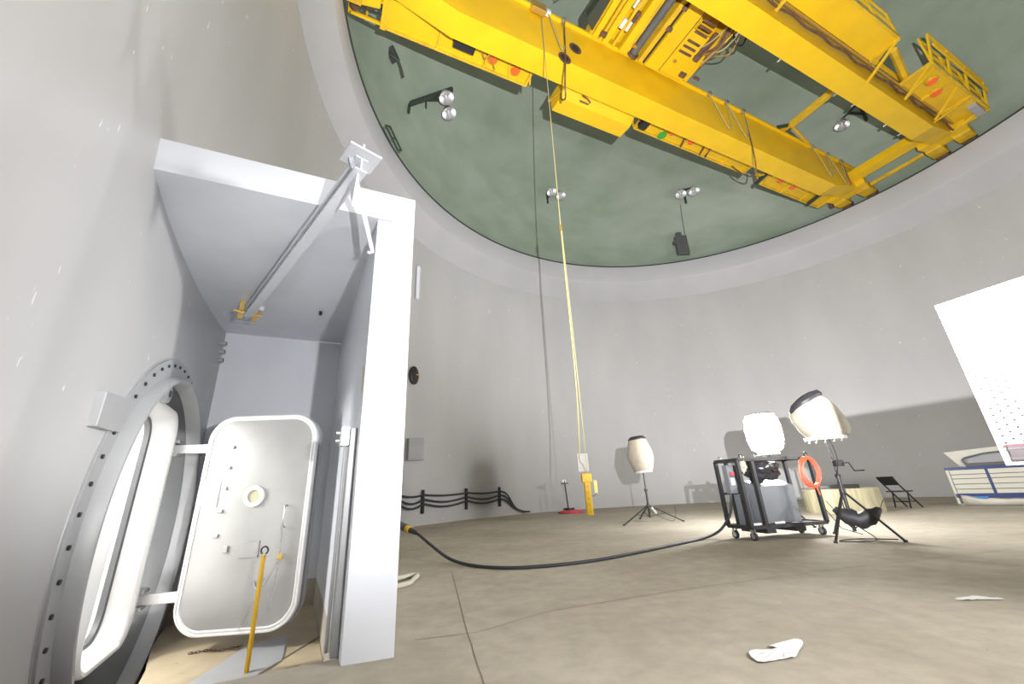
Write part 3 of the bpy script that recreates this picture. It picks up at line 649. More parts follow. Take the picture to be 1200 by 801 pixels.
for dz in (0, 0.12):
    g = CG(); g.tube([(-5.2, 0.9, 14.2 + dz), (-4.1, -0.7, 14.3 + dz)], 0.02, 6); g.build('span_wire', 'black', crane)
# light brackets on the second girder's inner side
for e in (-1.0, 0.8, 3.6, 4.6, 6.6, 7.6):
    g = CG(); c = Vector((e, -1.12, 12.32)); g.cyl(c, c + Vector((0, 0.10, 0)), 0.035); g.build('bolt_stub', 'steel', crane)

# ------------------------------------------------------------------ trolley with the hoist machinery, between the girders
tr = thing('crane_trolley', 'yellow hoist trolley with dark drum riding between the two crane girders', 'hoist trolley', tuple((FC @ Vector((-2.1, 0.2, 13.6)))), TH)
g = CG()
for m in (1.42, -1.15): g.box((-4.0, m - 0.12, 13.86), (0.0, m + 0.12, 14.25))
for e in (-3.9, -0.12): g.box((e - 0.12, -1.1, 13.86), (e + 0.12, 1.35, 14.25))
g.build('frame', 'yellow', tr)
for e0, e1, z, mname in ((-3.95, -3.78, 13.72, 'yellow'), (-3.60, -3.42, 13.66, 'yellow'), (-2.95, -2.72, 13.66, 'yellow'), (-2.18, -2.02, 13.66, 'yellow2'), (-1.92, -1.38, 13.60, 'yellow')):
    g = CG(); g.box((e0, -1.0, z), (e1, 1.25, z + 0.22)); g.build('cross_beam', mname, tr, bevel=0.01)
g = CG(); g.box((-3.9, -1.05, 14.25), (-0.2, 1.3, 14.30)); g.build('deck', 'yellow', tr)
g = CG(); g.cyl((-2.45, 1.18, 13.72), (-2.45, -0.95, 13.72), 0.125, n=28); dm_ = g.build('drum', 'darkpaint_and_shade', tr, smooth=True)
for m in (1.12, -0.9):
    g = CG(); g.cyl((-2.45, m, 13.72), (-2.45, m + 0.08, 13.72), 0.19, n=28); g.build('drum_flange', 'rust', dm_, smooth=True)
for e in (-2.0, -1.37):
    g = CG(); g.box((e - 0.02, -1.0, 13.615), (e + 0.02, 1.2, 13.66)); g.build('seam', 'hole', tr)
for e, m, s_ in ((-3.72, 1.0, 0.10), (-2.60, 0.9, 0.07), (-1.98, 0.1, 0.09), (-1.98, -0.5, 0.08), (-0.5, 1.0, 0.12), (-1.1, 0.75, 0.06)):
    g = CG(); g.box((e - s_, m - s_ * 0.7, 13.58), (e + s_, m + s_ * 0.7, 13.68)); g.build('gearbox', 'rust' if s_ > 0.07 else 'brass', tr, bevel=0.02)
for e in (-3.68, -3.2, -2.66, -1.3):
    g = CG(); g.box((e - 0.04, -1.0, 13.70), (e + 0.04, 1.22, 13.78)); g.build('rib', 'yellow2', tr)
for k in range(7):
    g = CG(); x = random.uniform(-0.5, 0.15); g.tube(bez([(x, -1.05, 13.8), (x + random.uniform(-0.1, 0.3), -0.7, 13.5), (x + random.uniform(-0.3, 0.1), -0.2, 13.45 + random.uniform(-0.1, 0.1)), (x - 0.2, random.uniform(0.1, 0.6), 13.65)], 6), 0.022, 6); g.build('cable', ('brass', 'rust', 'rope', 'yellow2')[k % 4], tr, smooth=True)
g = CG(); g.box((-3.35, 0.45, 13.74), (-3.05, 0.72, 13.80)); g.build('white_tag', 'white', tr)
g = CG(); g.box((-3.30, -0.6, 13.80), (-3.10, 0.15, 13.84)); g.build('white_tag', 'white', tr)
g = CG(); g.box((-3.12, 0.15, 13.72), (-2.98, 0.42, 13.84)); g.build('motor', 'rust', tr)
g = CG(); g.box((-1.36, -0.2, 13.64), (-0.35, 1.2, 13.68)); gp = g.build('grille_panel', 'yellow', tr)
for k in range(6):
    kk = k if k < 3 else k + 0.6
    g = CG(); m = 0.45 - 0.17 * kk; g.box((-1.22, m - 0.045, 13.615), (-0.72, m + 0.03, 13.642)); g.build('slot', 'rust', gp, bevel=0.008)
g = CG(); g.box((-0.62, -0.4, 13.55), (-0.42, 0.5, 13.66)); g.build('motor', 'rust', tr, bevel=0.03)
for k in range(5):
    g = CG(); g.tube(bez([(-0.6 + 0.1 * k, -1.0, 13.75), (-0.45 + 0.07 * k, -0.6, 13.55), (-0.35 + 0.05 * k, -0.2, 13.5), (-0.3 + 0.03 * k, 0.25 + 0.1 * k, 13.6)], 6), 0.025, 6); g.build('cable', ('brass', 'rust', 'rope')[k % 3], tr, smooth=True)
g = CG(); g.tube(bez([(-0.1, -0.6, 13.7), (0.1, -0.5, 13.4), (0.35, -0.55, 13.45), (0.3, -0.85, 13.7)], 6), 0.03, 6); g.build('cable', 'black', tr, smooth=True)
g = CG(); g.tube(bez([(0.0, -0.85, 13.8), (0.35, -0.8, 13.55), (0.75, -0.9, 13.6), (0.7, -1.1, 13.8)], 6), 0.025, 6); g.build('cable', 'rope', tr, smooth=True)
g = CG(); g.prism([Vector((-4.35, 0.9, 13.8)), Vector((-4.0, 1.15, 13.8)), Vector((-4.0, -0.6, 13.8)), Vector((-4.25, -0.1, 13.8))], (0, 0, 0), (0, 0, 0.3)); g.build('shadow_slab', 'darkgreen', tr)  # dark slab added in place of the shadow left of the trolley
g = CG(); g.cyl((0.0, 0.95, 13.72), (0.22, 0.95, 13.72), 0.05); g.build('bumper', 'rust', tr)

# ------------------------------------------------------------------ pendant hanging from the crane
PX, PY = 1.195, 7.51
pn = thing('pendant_control', 'yellow push button pendant control hanging on a long rope from the crane', 'pendant control', (PX, PY, 0.49))
g = G(); g.box((PX - 0.055, PY - 0.045, 0.49), (PX + 0.055, PY + 0.045, 1.05)); bx_ = g.build('handset', 'yellow', pn, bevel=0.015)
g = G(); g.box((PX - 0.085, PY - 0.06, 1.02), (PX + 0.085, PY + 0.06, 1.17)); g.build('top_housing', 'yellow', pn, bevel=0.012)
for k in range(5):
    g = G(); z = 0.56 + 0.1 * k; g.cyl((PX, PY - 0.045, z), (PX, PY - 0.058, z), 0.018, n=12); g.build('button', 'yellow2', bx_)
g = G(); g.box((PX + 0.115, PY - 0.01, 0.84), (PX + 0.175, PY + 0.01, 1.05)); g.build('tag_card', mat('pale_yellow_card', (0.75, 0.68, 0.25), 0.6), pn)
g = G(); g.tube([(PX + 0.05, PY, 0.80), (PX + 0.12, PY, 0.80), (PX + 0.14, PY, 0.85)], 0.005, 6); g.build('tag_wire', 'black', pn)
g = G(); g.tube(bez([(PX, PY, 1.16), (PX - 0.03, PY, 1.30), (PX - 0.09, PY, 1.42), (PX - 0.06, PY, 1.75), (PX - 0.01, PY, 3.0), (PX + 0.0, PY, 6.0), (PX + 0.03, PY, 9.5), (PX + 0.07, PY, 13.4)], 8), 0.011, 8); g.build('cable', 'rope', pn, smooth=True)
g = G(); g.tube(bez([(PX + 0.01, PY, 1.16), (PX + 0.03, PY, 1.5), (PX + 0.03, PY, 3.0), (PX + 0.02, PY, 6.0), (PX + 0.03, PY, 6.3)], 6), 0.007, 6); g.build('strain_cord', 'rope', pn, smooth=True)
g = G(); g.cyl((PX, PY, 6.25), (PX, PY, 6.40), 0.03); g.build('cable_clip', 'brass', pn)

# ------------------------------------------------------------------ floodlights under the dome
def fixture():
    root = thing('twin_floodlight', '', 'floodlight')
    # local frame: origin on the dome, -Y points to the dome, lamps hang inward/down
    g = G(); g.beam((0, 0, 0), (0, 0.9, 0), 0.10, 0.10); g.build('arm', 'darkgreen', root)
    g = G(); g.beam((-0.45, 0.9, 0), (0.45, 0.9, 0), 0.07, 0.07); g.build('cross_bar', 'darkgreen', root)
    g = G(); g.beam((0, -0.02, -0.5), (0, -0.02, 0.5), 0.14, 0.05, (0, 1, 0)); g.build('dome_bracket', 'darkgreen', root)
    for s_ in (-1, 1):
        x = 0.42 * s_
        g = G(); g.lathe([(0.05, 0.06), (0.12, 0.05), (0.20, -0.02), (0.30, -0.20), (0.36, -0.34), (0.345, -0.34), (0.29, -0.21), (0.19, -0.05), (0.02, 0.0)], (x, 0.95, -0.12), (0, -0.25, 1), n=28); h = g.build('lamp_head', 'chrome', root, smooth=True, fix=False)
        g = G(); g.cyl((x, 0.9, 0.0), (x, 0.95, -0.07), 0.10, n=16); g.build('ballast', 'black', h)
        g = G(); g.lathe([(0.001, -0.10), (0.05, -0.10), (0.07, -0.17), (0.05, -0.25), (0.001, -0.27)], (x, 0.95, -0.12), (0, -0.25, 1), n=16); g.build('bulb', 'white', h, smooth=True)
    return root
fx = fixture()
FLO = [((-2.15, 11.7, 15.41), 60, 'twin chrome floodlight on a long dark arm nearest the dome left edge', 0.82),
       ((2.65, 17.17, 15.44), 15, 'twin chrome floodlight on the dome just behind the hanging pendant rope', 0.72),
       ((9.74, 17.64, 15.49), 5, 'twin chrome floodlight on the dome above the grey box and thin wire', 0.78),
       ((15.06, 13.28, 15.45), -75, 'chrome floodlight on the dome seen in the gap between both crane girders', 0.8)]
for i, (p, rz, lab, sc) in enumerate(FLO):
    o = fx if i == 0 else copy_tree(fx)
    inn_ = Vector((CX - p[0], CY - p[1], 0)).normalized(); a = math.atan2(inn_.y, inn_.x) - PI / 2 + math.radians(rz) * 0.3
    dirl = Vector((-math.sin(a), math.cos(a), 0))
    o.location = Vector(p) - dirl * 0.95 * sc + Vector((0, 0, 0.3 * sc))
    o.rotation_euler = (0, 0, a); o.scale = (sc,) * 3; o['label'] = lab; o['group'] = 'floodlights under the dome'
    if i == 3:
        hd_ = [c for c in o.children if c.name.startswith('lamp_head')][0]
        for c in list(hd_.children): bpy.data.objects.remove(c)
        bpy.data.objects.remove(hd_)
    if i == 0:
        WM[o.name] = Matrix.Translation(o.location) @ Matrix.Rotation(a, 4, 'Z') @ Matrix.Diagonal((sc, sc, sc, 1))
first = fx
first_arm = (Vector((-3.51, 11.37, 15.09)), Vector((-2.28, 11.79, 16.33)))
def dome_pt(x, y, z): c = Vector((CX, CY, 12.47)); v = Vector((x, y, z)) - c; return c + v * (0.995 / math.sqrt((v.x ** 2 + v.y ** 2) / RD ** 2 + v.z ** 2 / DH ** 2))
qa, qb = first_arm[0].copy(), first_arm[1].copy(); qb = qb.lerp(Vector((CX, CY, 12.5)), 0.04)
g = G(); g.beam(qa, qb, 0.16, 0.12); g.beam(qa, qa + Vector((0.0, -0.05, -0.5)), 0.10, 0.08)
g.build('mounting_bar', 'darkgreen', fx)
hk = thing('cable_hanger', 'small dark bent hanger on the dome beside the left end of the crane', 'hanger', tuple(dome_pt(*(-3.75, 9.45, 15.13))))
p = dome_pt(*(-3.75, 9.45, 15.13))
g = G(); g.tube(bez([p + Vector((0.3, 0.1, 1.1)), p + Vector((0.1, 0.0, 0.6)), p, p + Vector((0.25, 0.2, -0.15)), p + Vector((0.35, 0.5, -0.5))], 6), 0.045, 6); g.build('rod', 'darkgreen', hk)
g = G(); g.beam(p + Vector((0.0, -0.1, 0.15)), p + Vector((0.15, 0.25, -0.1)), 0.30, 0.10); g.build('clamp', 'darkgreen', hk)
lr = thing('ladder_hoop', 'small dark ladder frame on the dome base near the crane left end', 'ladder', tuple(dome_pt(-4.12, 11.07, 13.04)))
a_ = Vector((-3.80, 10.29, 12.74)); b_ = Vector((-3.62, 11.10, 12.50)); inn = Vector((0, 0, 0)); dn = Vector((0.0, -0.05, -0.0)) + Vector((-0.02, -0.55, -0.60)) * 0.62
for off_ in (inn * 0.3, dn):
    g = G(); g.beam(a_ + off_, b_ + off_, 0.05, 0.05); g.build('rail', 'darkgreen', lr)
for k in range(3):
    q = a_.lerp(b_, k / 2); g = G(); g.beam(q, q + dn, 0.05, 0.05); g.build('rung', 'darkgreen', lr)
bxp = Vector((-0.2, -0.5, 0)) + dome_pt(*(9.88, 20.04, 13.42))
jb2 = thing('dome_junction_box', 'tall grey box on the dome rim below a thin hanging wire', 'junction box', tuple(bxp + Vector((0, -0.1, -0.4))))
g = G(); g.box(bxp + Vector((-0.33, -0.35, -0.75)), bxp + Vector((0.30, -0.12, 0.40))); g.build('box', 'darkpaint_and_shade', jb2, bevel=0.02)
g = G(); g.box(bxp + Vector((-0.22, -0.33, 0.40)), bxp + Vector((0.05, -0.14, 0.62))); g.build('cap', 'darkpaint_and_shade', jb2)
g = G(); g.box(bxp + Vector((-0.45, -0.33, -0.1)), bxp + Vector((-0.33, -0.14, 0.1))); g.build('gland', 'darkpaint_and_shade', jb2)
g = G(); q0 = dome_pt(*(9.86, 18.86, 15.63)); q1 = dome_pt(*(10.31, 20.0, 12.97))
g.tube([dome_pt(*q0.lerp(q1, k / 10)) for k in range(11)], 0.015, 6)
tag(g.build('hanging_wire', 'black'), 'thin dark wire running down the dome to the grey box', 'wire')

# ------------------------------------------------------------------ work lights on tripods
def tripod(name, label, base, top, feet, group=None, hub=0.62, crank=False):
    b = Vector(base); t = thing(name, label, 'work light', tuple(b), 0, group)
    jz = hub
    g = G(); g.cyl(b + Vector((0, 0, 0.10)), b + Vector((0, 0, top * 0.62)), 0.026, n=14); g.build('pole', 'black', t, smooth=True)
    g = G(); g.cyl(b + Vector((0, 0, top * 0.60)), b + Vector((0, 0, top)), 0.017, n=12); g.build('upper_pole', 'black', t, smooth=True)
    for z in (jz, top * 0.62): g = G(); g.cyl(b + Vector((0, 0, z - 0.03)), b + Vector((0, 0, z + 0.03)), 0.042, n=14); g.build('collar', 'black', t)
    for f in feet:
        f = Vector(f); g = G(); g.beam(b + Vector((0, 0, jz)), f + Vector((0, 0, 0.015)), 0.03, 0.022); lg = g.build('leg', 'black', t)
        g = G(); g.cyl(f, f + Vector((0, 0, 0.03)), 0.028, n=10); g.build('foot', 'rubber', lg)
        mid = (b + Vector((0, 0, jz))).lerp(f, 0.5); g = G(); g.beam(b + Vector((0, 0, 0.13)), mid, 0.022, 0.012); g.build('brace', 'black', t)
    return t
# distant unlit lamp
b = Vector((3.46, 11.79, 0))
t = tripod('balloon_work_light', 'unlit white cloth work light on thin tripod beside the yellow pendant', b, 1.28, [(2.56, 10.98, 0), (4.17, 11.35, 0), (3.45, 12.75, 0)], 'balloon work lights', hub=0.42)
t.children  # children already built
def balloon(parent, base, axis, h, r0, r1, r2, m, dark_r=None, wob=0.03, flat=0.9):
    ax_ = Vector(axis).normalized(); base = Vector(base)
    prof = [(0.02, 0.0), (r0 * 0.9, 0.0), (r0, 0.03), (r1, h * 0.30), (r1 * 1.02, h * 0.5), (r2 * 1.1, h * 0.82), (r2, h * 0.9)]
    g = G(); g.lathe(prof, base, ax_, n=32, sy=flat, wob=wob); o = g.build('cloth_shade', m, parent, smooth=True)
    if dark_r:
        g = G(); g.lathe([(r2 * 1.0, h * 0.885), (r2 * 1.03, h * 0.93), (r2 * 0.7, h), (0.01, h * 1.01)], base, ax_, n=24, sy=flat, wob=wob); g.build('black_cap', 'blackcloth', parent, smooth=True)
    g = G(); g.lathe([(0.01, -0.05), (r0 * 0.85, -0.05), (r0 * 0.85, 0.02), (0.01, 0.02)], base, ax_, n=24, sy=flat); g.build('base_ring', 'white', parent)
    return o
balloon(t, b + Vector((0.02, 0, 1.30)), (-0.07, 0, 1), 0.93, 0.30, 0.375, 0.27, 'cream', True)
g = G(); g.cyl(b + Vector((0.04, -0.06, 0.36)), b + Vector((0.16, -0.04, 0.20)), 0.06, n=12); g.build('ballast_pack', 'steel', t, smooth=True)
g = G(); g.tube(bez([b + Vector((0.1, 0, 0.2)), b + Vector((0.5, -0.3, 0.02)), b + Vector((0.75, 0.1, 0.3)), b + Vector((0.6, -0.2, 0.35))], 8), 0.006, 6); g.build('cord', 'black', t)
# the lit lamp behind the cart
b = Vector((5.62, 9.42, 0))
t = tripod('balloon_work_light', 'brightly glowing balloon work light rising behind the black cart', b, 1.45, [(5.0, 9.9, 0), (6.3, 9.75, 0), (5.75, 8.75, 0)], 'balloon work lights', hub=0.5)
g = G(); g.lathe([(0.02, 0), (0.25, 0.01), (0.31, 0.05), (0.36, 0.25), (0.36, 0.55), (0.33, 0.72), (0.26, 0.80), (0.01, 0.81)], b + Vector((0, 0, 1.52)), (0, 0, 1), n=32, wob=0.015); g.build('cloth_shade', 'lit', t, smooth=True)
g = G(); g.lathe([(0.30, 0.795), (0.26, 0.825), (0.01, 0.84)], b + Vector((0, 0, 1.52)), n=32); g.build('black_cap', 'blackcloth', t, smooth=True)  # unseen cap added to block this lamp's light towards the dome
g = G(); g.lathe([(0.01, -0.06), (0.22, -0.06), (0.22, 0.0), (0.01, 0.0)], b + Vector((0, 0, 1.50)), n=24); g.build('base_ring', 'white', t)
# near unlit lamp, leaning shade, crank and sandbag
b = Vector((5.28, 7.11, 0))
t = tripod('balloon_work_light', 'large unlit tilted cloth work light with black top on crank stand beside cart', b, 1.50, [(4.66, 6.72, 0), (5.50, 6.50, 0), (5.38, 7.72, 0)], 'balloon work lights', hub=0.70)
ct = b + Vector((-0.02, 0, 1.56)); 
ex = Vector((0.77, -0.64, 0))  # across the view
prof = [ct - ex * 0.24 + Vector((0, 0, 0.0)), ct + ex * 0.30 + Vector((0, 0, 0.03)), ct + ex * 0.36 + Vector((0, 0, 0.12)), ct + ex * 0.12 + Vector((0, 0, 0.68)), ct - ex * 0.02 + Vector((0, 0, 0.70)), ct - ex * 0.42 + Vector((0, 0, 0.42)), ct - ex * 0.40 + Vector((0, 0, 0.22))]
# shade: sheared lathe
axis = Vector((-0.10, 0.02, 1)).normalized()
vs = []; fs = []; n = 36
spec = [(0.0, 0.02, 0.0, 0.0), (0.0, 0.27, 0.02, 0.0), (0.03, 0.31, 0.03, 0.05), (0.12, 0.36, 0.02, 0.02), (0.28, 0.37, -0.02, -0.06), (0.42, 0.35, -0.06, -0.20), (0.52, 0.31, -0.10, -0.36), (0.565, 0.27, -0.13, -0.50)]
for z, r, sh, tilt_ in spec:
    for i in range(n):
        a = 2 * PI * i / n; x = math.cos(a) * r; y = math.sin(a) * r * 0.9
        wv = 1 + 0.02 * math.sin(5 * a + z * 8) + 0.012 * math.sin(11 * a)
        q = ct + ex * (x * wv + sh) + Vector((0.64, 0.77, 0)) * y * wv + Vector((0, 0, z - tilt_ * x))
        vs.append(q)
for j in range(len(spec) - 1):
    for i in range(n): fs.append((j * n + i, j * n + (i + 1) % n, (j + 1) * n + (i + 1) % n, (j + 1) * n + i))
g = G(); g.add(vs, fs); sh_ = g.build('cloth_shade', 'cream', t, smooth=True)
z, r, sh, tl = spec[-1]; vs = []
for rr_, dz in ((1.0, -0.01), (1.03, 0.05), (0.85, 0.13), (0.45, 0.17), (0.02, 0.18)):
    for i in range(n):
        a = 2 * PI * i / n; x = math.cos(a) * r * rr_; y = math.sin(a) * r * 0.9 * rr_
        vs.append(ct + ex * (x + sh) + Vector((0.64, 0.77, 0)) * y + Vector((0, 0, z + dz - tl * -1 * -x)))
g = G(); g.add(vs, [(j * n + i, j * n + (i + 1) % n, (j + 1) * n + (i + 1) % n, (j + 1) * n + i) for j in range(4) for i in range(n)]); g.build('black_cap', 'blackcloth', t, smooth=True)
g = G(); g.cyl(ct + Vector((0, 0, -0.05)), ct + Vector((0, 0, 0.01)), 0.30, n=28); g.build('base_ring', 'white', t)
for k in (-0.22, -0.12, 0.0, 0.12, 0.22): g = G(); q = ct + ex * k + Vector((-0.1, -0.12, -0.09)); g.cyl(q, q + Vector((0, 0, 0.06)), 0.014, n=8); g.build('knob', 'steel', t)
g = G(); c = b + Vector((0.03, -0.03, 1.13)); g.box(c - Vector((0.05, 0.05, 0.05)), c + Vector((0.08, 0.05, 0.05))); g.build('winch', 'black', t, bevel=0.01)
g = G(); g.tube([c + ex * 0.06, c + ex * 0.15, c + ex * 0.19 + Vector((0, 0, -0.13)), c + ex * 0.32 + Vector((0, 0, -0.13))], 0.010, 8); g.build('crank_handle', 'black', t)
g = G(); g.tube(bez([ct + Vector((0.03, -0.05, -0.05)), b + Vector((0.0, -0.1, 1.2)), b + Vector((-0.07, -0.04, 0.8)), b + Vector((-0.1, -0.1, 0.3)), b + Vector((0.1, -0.25, 0.02)), b + Vector((-0.25, -0.45, 0.012)), b + Vector((-0.5, -0.3, 0.012)), b + Vector((-0.1, -0.15, 0.012)), b + Vector((0.3, -0.4, 0.012))], 8), 0.008, 6); g.build('cord', 'black', t, smooth=True)
# sandbag hung on the braces
g = G(); sb = b + Vector((0.03, -0.13, 0.30))
vs = []; n = 20; K = 11
for j in range(K):
    s_ = -1 + 2 * j / (K - 1); xx = s_ * 0.31; rad = 0.115 * math.sqrt(max(0.0, 1 - (abs(s_) ** 2.6))) + 0.012
    zc = 0.13 * abs(s_) ** 1.6 - 0.02 + 0.015 * math.sin(j * 2.1)
    for i in range(n):
        a = 2 * PI * i / n; vs.append(sb + ex * xx + Vector((0, 0, zc)) + Vector((0.64, 0.77, 0)) * math.cos(a) * rad * 0.9 + Vector((0, 0, 1)) * math.sin(a) * rad * (1 + 0.12 * math.sin(a * 3 + j)))
fs = [(j * n + i, j * n + (i + 1) % n, (j + 1) * n + (i + 1) % n, (j + 1) * n + i) for j in range(K - 1) for i in range(n)] + [tuple(reversed(range(n))), tuple(range((K - 1) * n, K * n))]
g.add(vs, fs); sbo = g.build('sandbag', 'blackcloth', smooth=True); tag(sbo, 'black sandbag slung between the legs of the tilted work light stand', 'sandbag')
for s_ in (-1, 1):
    g = G(); g.beam(sb + ex * 0.26 * s_ + Vector((0, 0, 0.08)), sb + ex * 0.36 * s_ + Vector((0, 0, 0.26)), 0.04, 0.008); g.build('strap', 'blackcloth', sbo)

# ------------------------------------------------------------------ black equipment cart
CU = Vector((0.9725, 0.2328, 0)); CV = Vector((-0.2328, 0.9725, 0)); CB = Vector((3.76, 7.27, 0)); CL, CDp = 1.52, 0.54; ZF, ZTP = 0.20, 1.27
def cp_(u, v, z): return CB + CU * u + CV * v + Vector((0, 0, z))
ct_ = thing('equipment_cart', 'black open steel frame cart on casters carrying a grey equipment box', 'cart', tuple(cp_(CL / 2, CDp / 2, 0)))
tb = 0.055
g = G()
for u in (0, CL): g.beam(cp_(u, 0, ZF), cp_(u, CDp, ZF), tb, tb)
for v in (0, CDp): g.beam(cp_(0, v, ZF), cp_(CL, v, ZF), tb, tb)
g.build('base_frame', 'black', ct_)
g = G(); g.prism([cp_(0, 0, 0), cp_(CL, 0, 0), cp_(CL, CDp, 0), cp_(0, CDp, 0)], (0, 0, ZF - 0.01), (0, 0, ZF + 0.005)); g.build('deck', 'black', ct_)
g = G()
for u in (0, CL): g.beam(cp_(u, 0, ZTP), cp_(u, CDp, ZTP), tb, tb)
for v in (0, CDp): g.beam(cp_(0, v, ZTP), cp_(CL, v, ZTP), tb, tb)
g.build('top_frame', 'black', ct_)
for u, v in ((0, 0), (CL, 0), (CL, CDp), (0, CDp), (0.29, 0.0), (0.22, CDp)):
    g = G(); g.beam(cp_(u, v, ZF), cp_(u, v, ZTP), tb, tb, CU); g.build('post', 'black', ct_)
for v in (0.0, CDp):
    g = G(); g.beam(cp_(0.0, v if v else 0.02, 0.72), cp_(CL, v if v else 0.02, 0.72), 0.035, 0.035) if v else g.beam(cp_(0, CDp, 0.78), cp_(CL, CDp, 0.78), 0.04, 0.04); 
    if v: g.build('mid_rail', 'black', ct_)
for u in (0.35, 0.95):
    g = G(); g.beam(cp_(u, -0.02, ZF - 0.05), cp_(u, CDp + 0.02, ZF - 0.05), 0.18, 0.10); g.build('fork_pocket', 'black', ct_)
for u, v in ((0.06, 0.06), (CL - 0.08, 0.06), (0.06, CDp - 0.06), (CL - 0.08, CDp - 0.06)):
    c = cp_(u, v, 0.065); g = G(); g.cyl(c - CU * 0.02, c + CU * 0.02, 0.065, n=24); wv = g.build('caster', 'rubber', ct_, smooth=True)
    g = G(); g.cyl(c - CU * 0.023, c + CU * 0.023, 0.038, n=16); g.build('hub', 'steel', wv)
    g = G()
    for s_ in (-1, 1): g.beam(c + CU * 0.03 * s_, c + CU * 0.03 * s_ + Vector((0, 0, 0.11)), 0.04, 0.008, CU)
    g.build('fork', 'steel', wv)
for u, v in ((0.10, 0.0), (0.10, CDp), (CL - 0.05, 0.0), (0.85, CDp), (0.93, CDp)):
    c = cp_(u, v, ZTP + 0.055); pts = [c + CU * 0.033 * math.cos(a) + Vector((0, 0, 0.033 * math.sin(a))) for a in [2 * PI * k / 14 for k in range(14)]]
    g = G(); g.tube(pts, 0.011, 8, closed=True); g.build('eye_bolt', 'black' if v != CDp else 'steel', ct_, smooth=True)
# grey box with slanted top inside the cart
gn = thing('generator_box', 'dark grey sheet metal equipment box with sloping top inside the cart', 'equipment', tuple(cp_(0.68, 0.4, ZF)))
g = G()
prof = [cp_(0, 0.07, ZF + 0.03), cp_(0, 0.48, ZF + 0.03), cp_(0, 0.48, 0.92), cp_(0, 0.34, 0.92), cp_(0, 0.07, 0.82)]
g.prism(prof, CU * 0.34, CU * 1.10); g.build('case', 'gen', gn, bevel=0.012)
g = G(); g.prism([cp_(0.38, 0.068, 0.26), cp_(1.06, 0.068, 0.26), cp_(1.06, 0.068, 0.79), cp_(0.38, 0.068, 0.79)], (0, 0, 0), CV * 0.006); g.build('front_cover', 'gen', gn)
for u in (0.0, 0.46):
    g = G(); g.prism([cp_(u + 0.06, 0.03, ZF + 0.03), cp_(u + 0.24, 0.03, ZF + 0.03), cp_(u + 0.24, 0.06, ZF + 0.03), cp_(u + 0.06, 0.06, ZF + 0.03)], (0, 0, 0), (0, 0, 0.03)); tag(g.build('paper_pad', 'paper'), 'small white pad on the cart deck ' + ('by the left post' if u < 0.1 else 'before the grey box'), 'pad')
cb = thing('control_box', 'slim grey control box with red knob strapped inside the cart left end', 'control box', tuple(cp_(0.12, 0.5, ZF)))
g = G(); g.prism([cp_(0.06, 0.36, 0.72), cp_(0.26, 0.36, 0.72), cp_(0.26, 0.48, 0.72), cp_(0.06, 0.48, 0.72)], (0, 0, 0), (0, 0, 0.48)); g.build('box', 'gen', cb, bevel=0.008)
g = G(); c = cp_(0.14, 0.355, 1.05); g.cyl(c, c - CV * 0.03, 0.035); g.build('knob', 'red', cb)
g = G(); g.prism([cp_(0.09, 0.355, 0.86), cp_(0.17, 0.355, 0.86), cp_(0.17, 0.355, 0.98), cp_(0.09, 0.355, 0.98)], (0, 0, 0), -CV * 0.004); g.build('label_plate', 'white', cb)
g = G(); g.prism([cp_(0.15, 0.28, ZF + 0.006), cp_(0.32, 0.28, ZF + 0.006), cp_(0.32, 0.44, ZF + 0.006), cp_(0.15, 0.44, ZF + 0.006)], (0, 0, 0), (0, 0, 0.50)); tag(g.build('relay_case', 'gen', bevel=0.01), 'narrow grey case on the cart deck left of the big grey box', 'case')
# crumpled black bag on top
def blob(c, sx, sy, sz, seed, amp=0.16, seg=28):
    vs = []; fs = []; R_ = 16
    for j in range(R_ + 1):
        ph = PI * j / R_
        for i in range(seg):
            a = 2 * PI * i / seg; d = Vector((math.sin(ph) * math.cos(a), math.sin(ph) * math.sin(a), math.cos(ph)))
            k = 1 + amp * noise.noise(d * 2.1 + Vector((seed, 0, 0))) + amp * 0.6 * noise.noise(d * 5 + Vector((0, seed, 0)))
            vs.append(Vector(c) + CU * d.x * sx * k + CV * d.y * sy * k + Vector((0, 0, d.z * sz * k)))
    for j in range(R_):
        for i in range(seg): fs.append((j * seg + i, j * seg + (i + 1) % seg, (j + 1) * seg + (i + 1) % seg, (j + 1) * seg + i))
    return G().add(vs, fs)
o = blob(cp_(0.62, 0.22, 1.09), 0.35, 0.20, 0.18, 3.1, 0.45).build('black_bag', mat('shiny_black_plastic', (0.02, 0.02, 0.024), 0.28), smooth=True)
tag(o, 'crumpled shiny black plastic bag resting on top of the grey box', 'bag')
o = blob(cp_(0.12, 0.02, 1.20), 0.05, 0.045, 0.13, 8.7, 0.7, 16).build('rag', 'cream', smooth=True); tag(o, 'pale rag tied around the cart front top rail', 'rag')
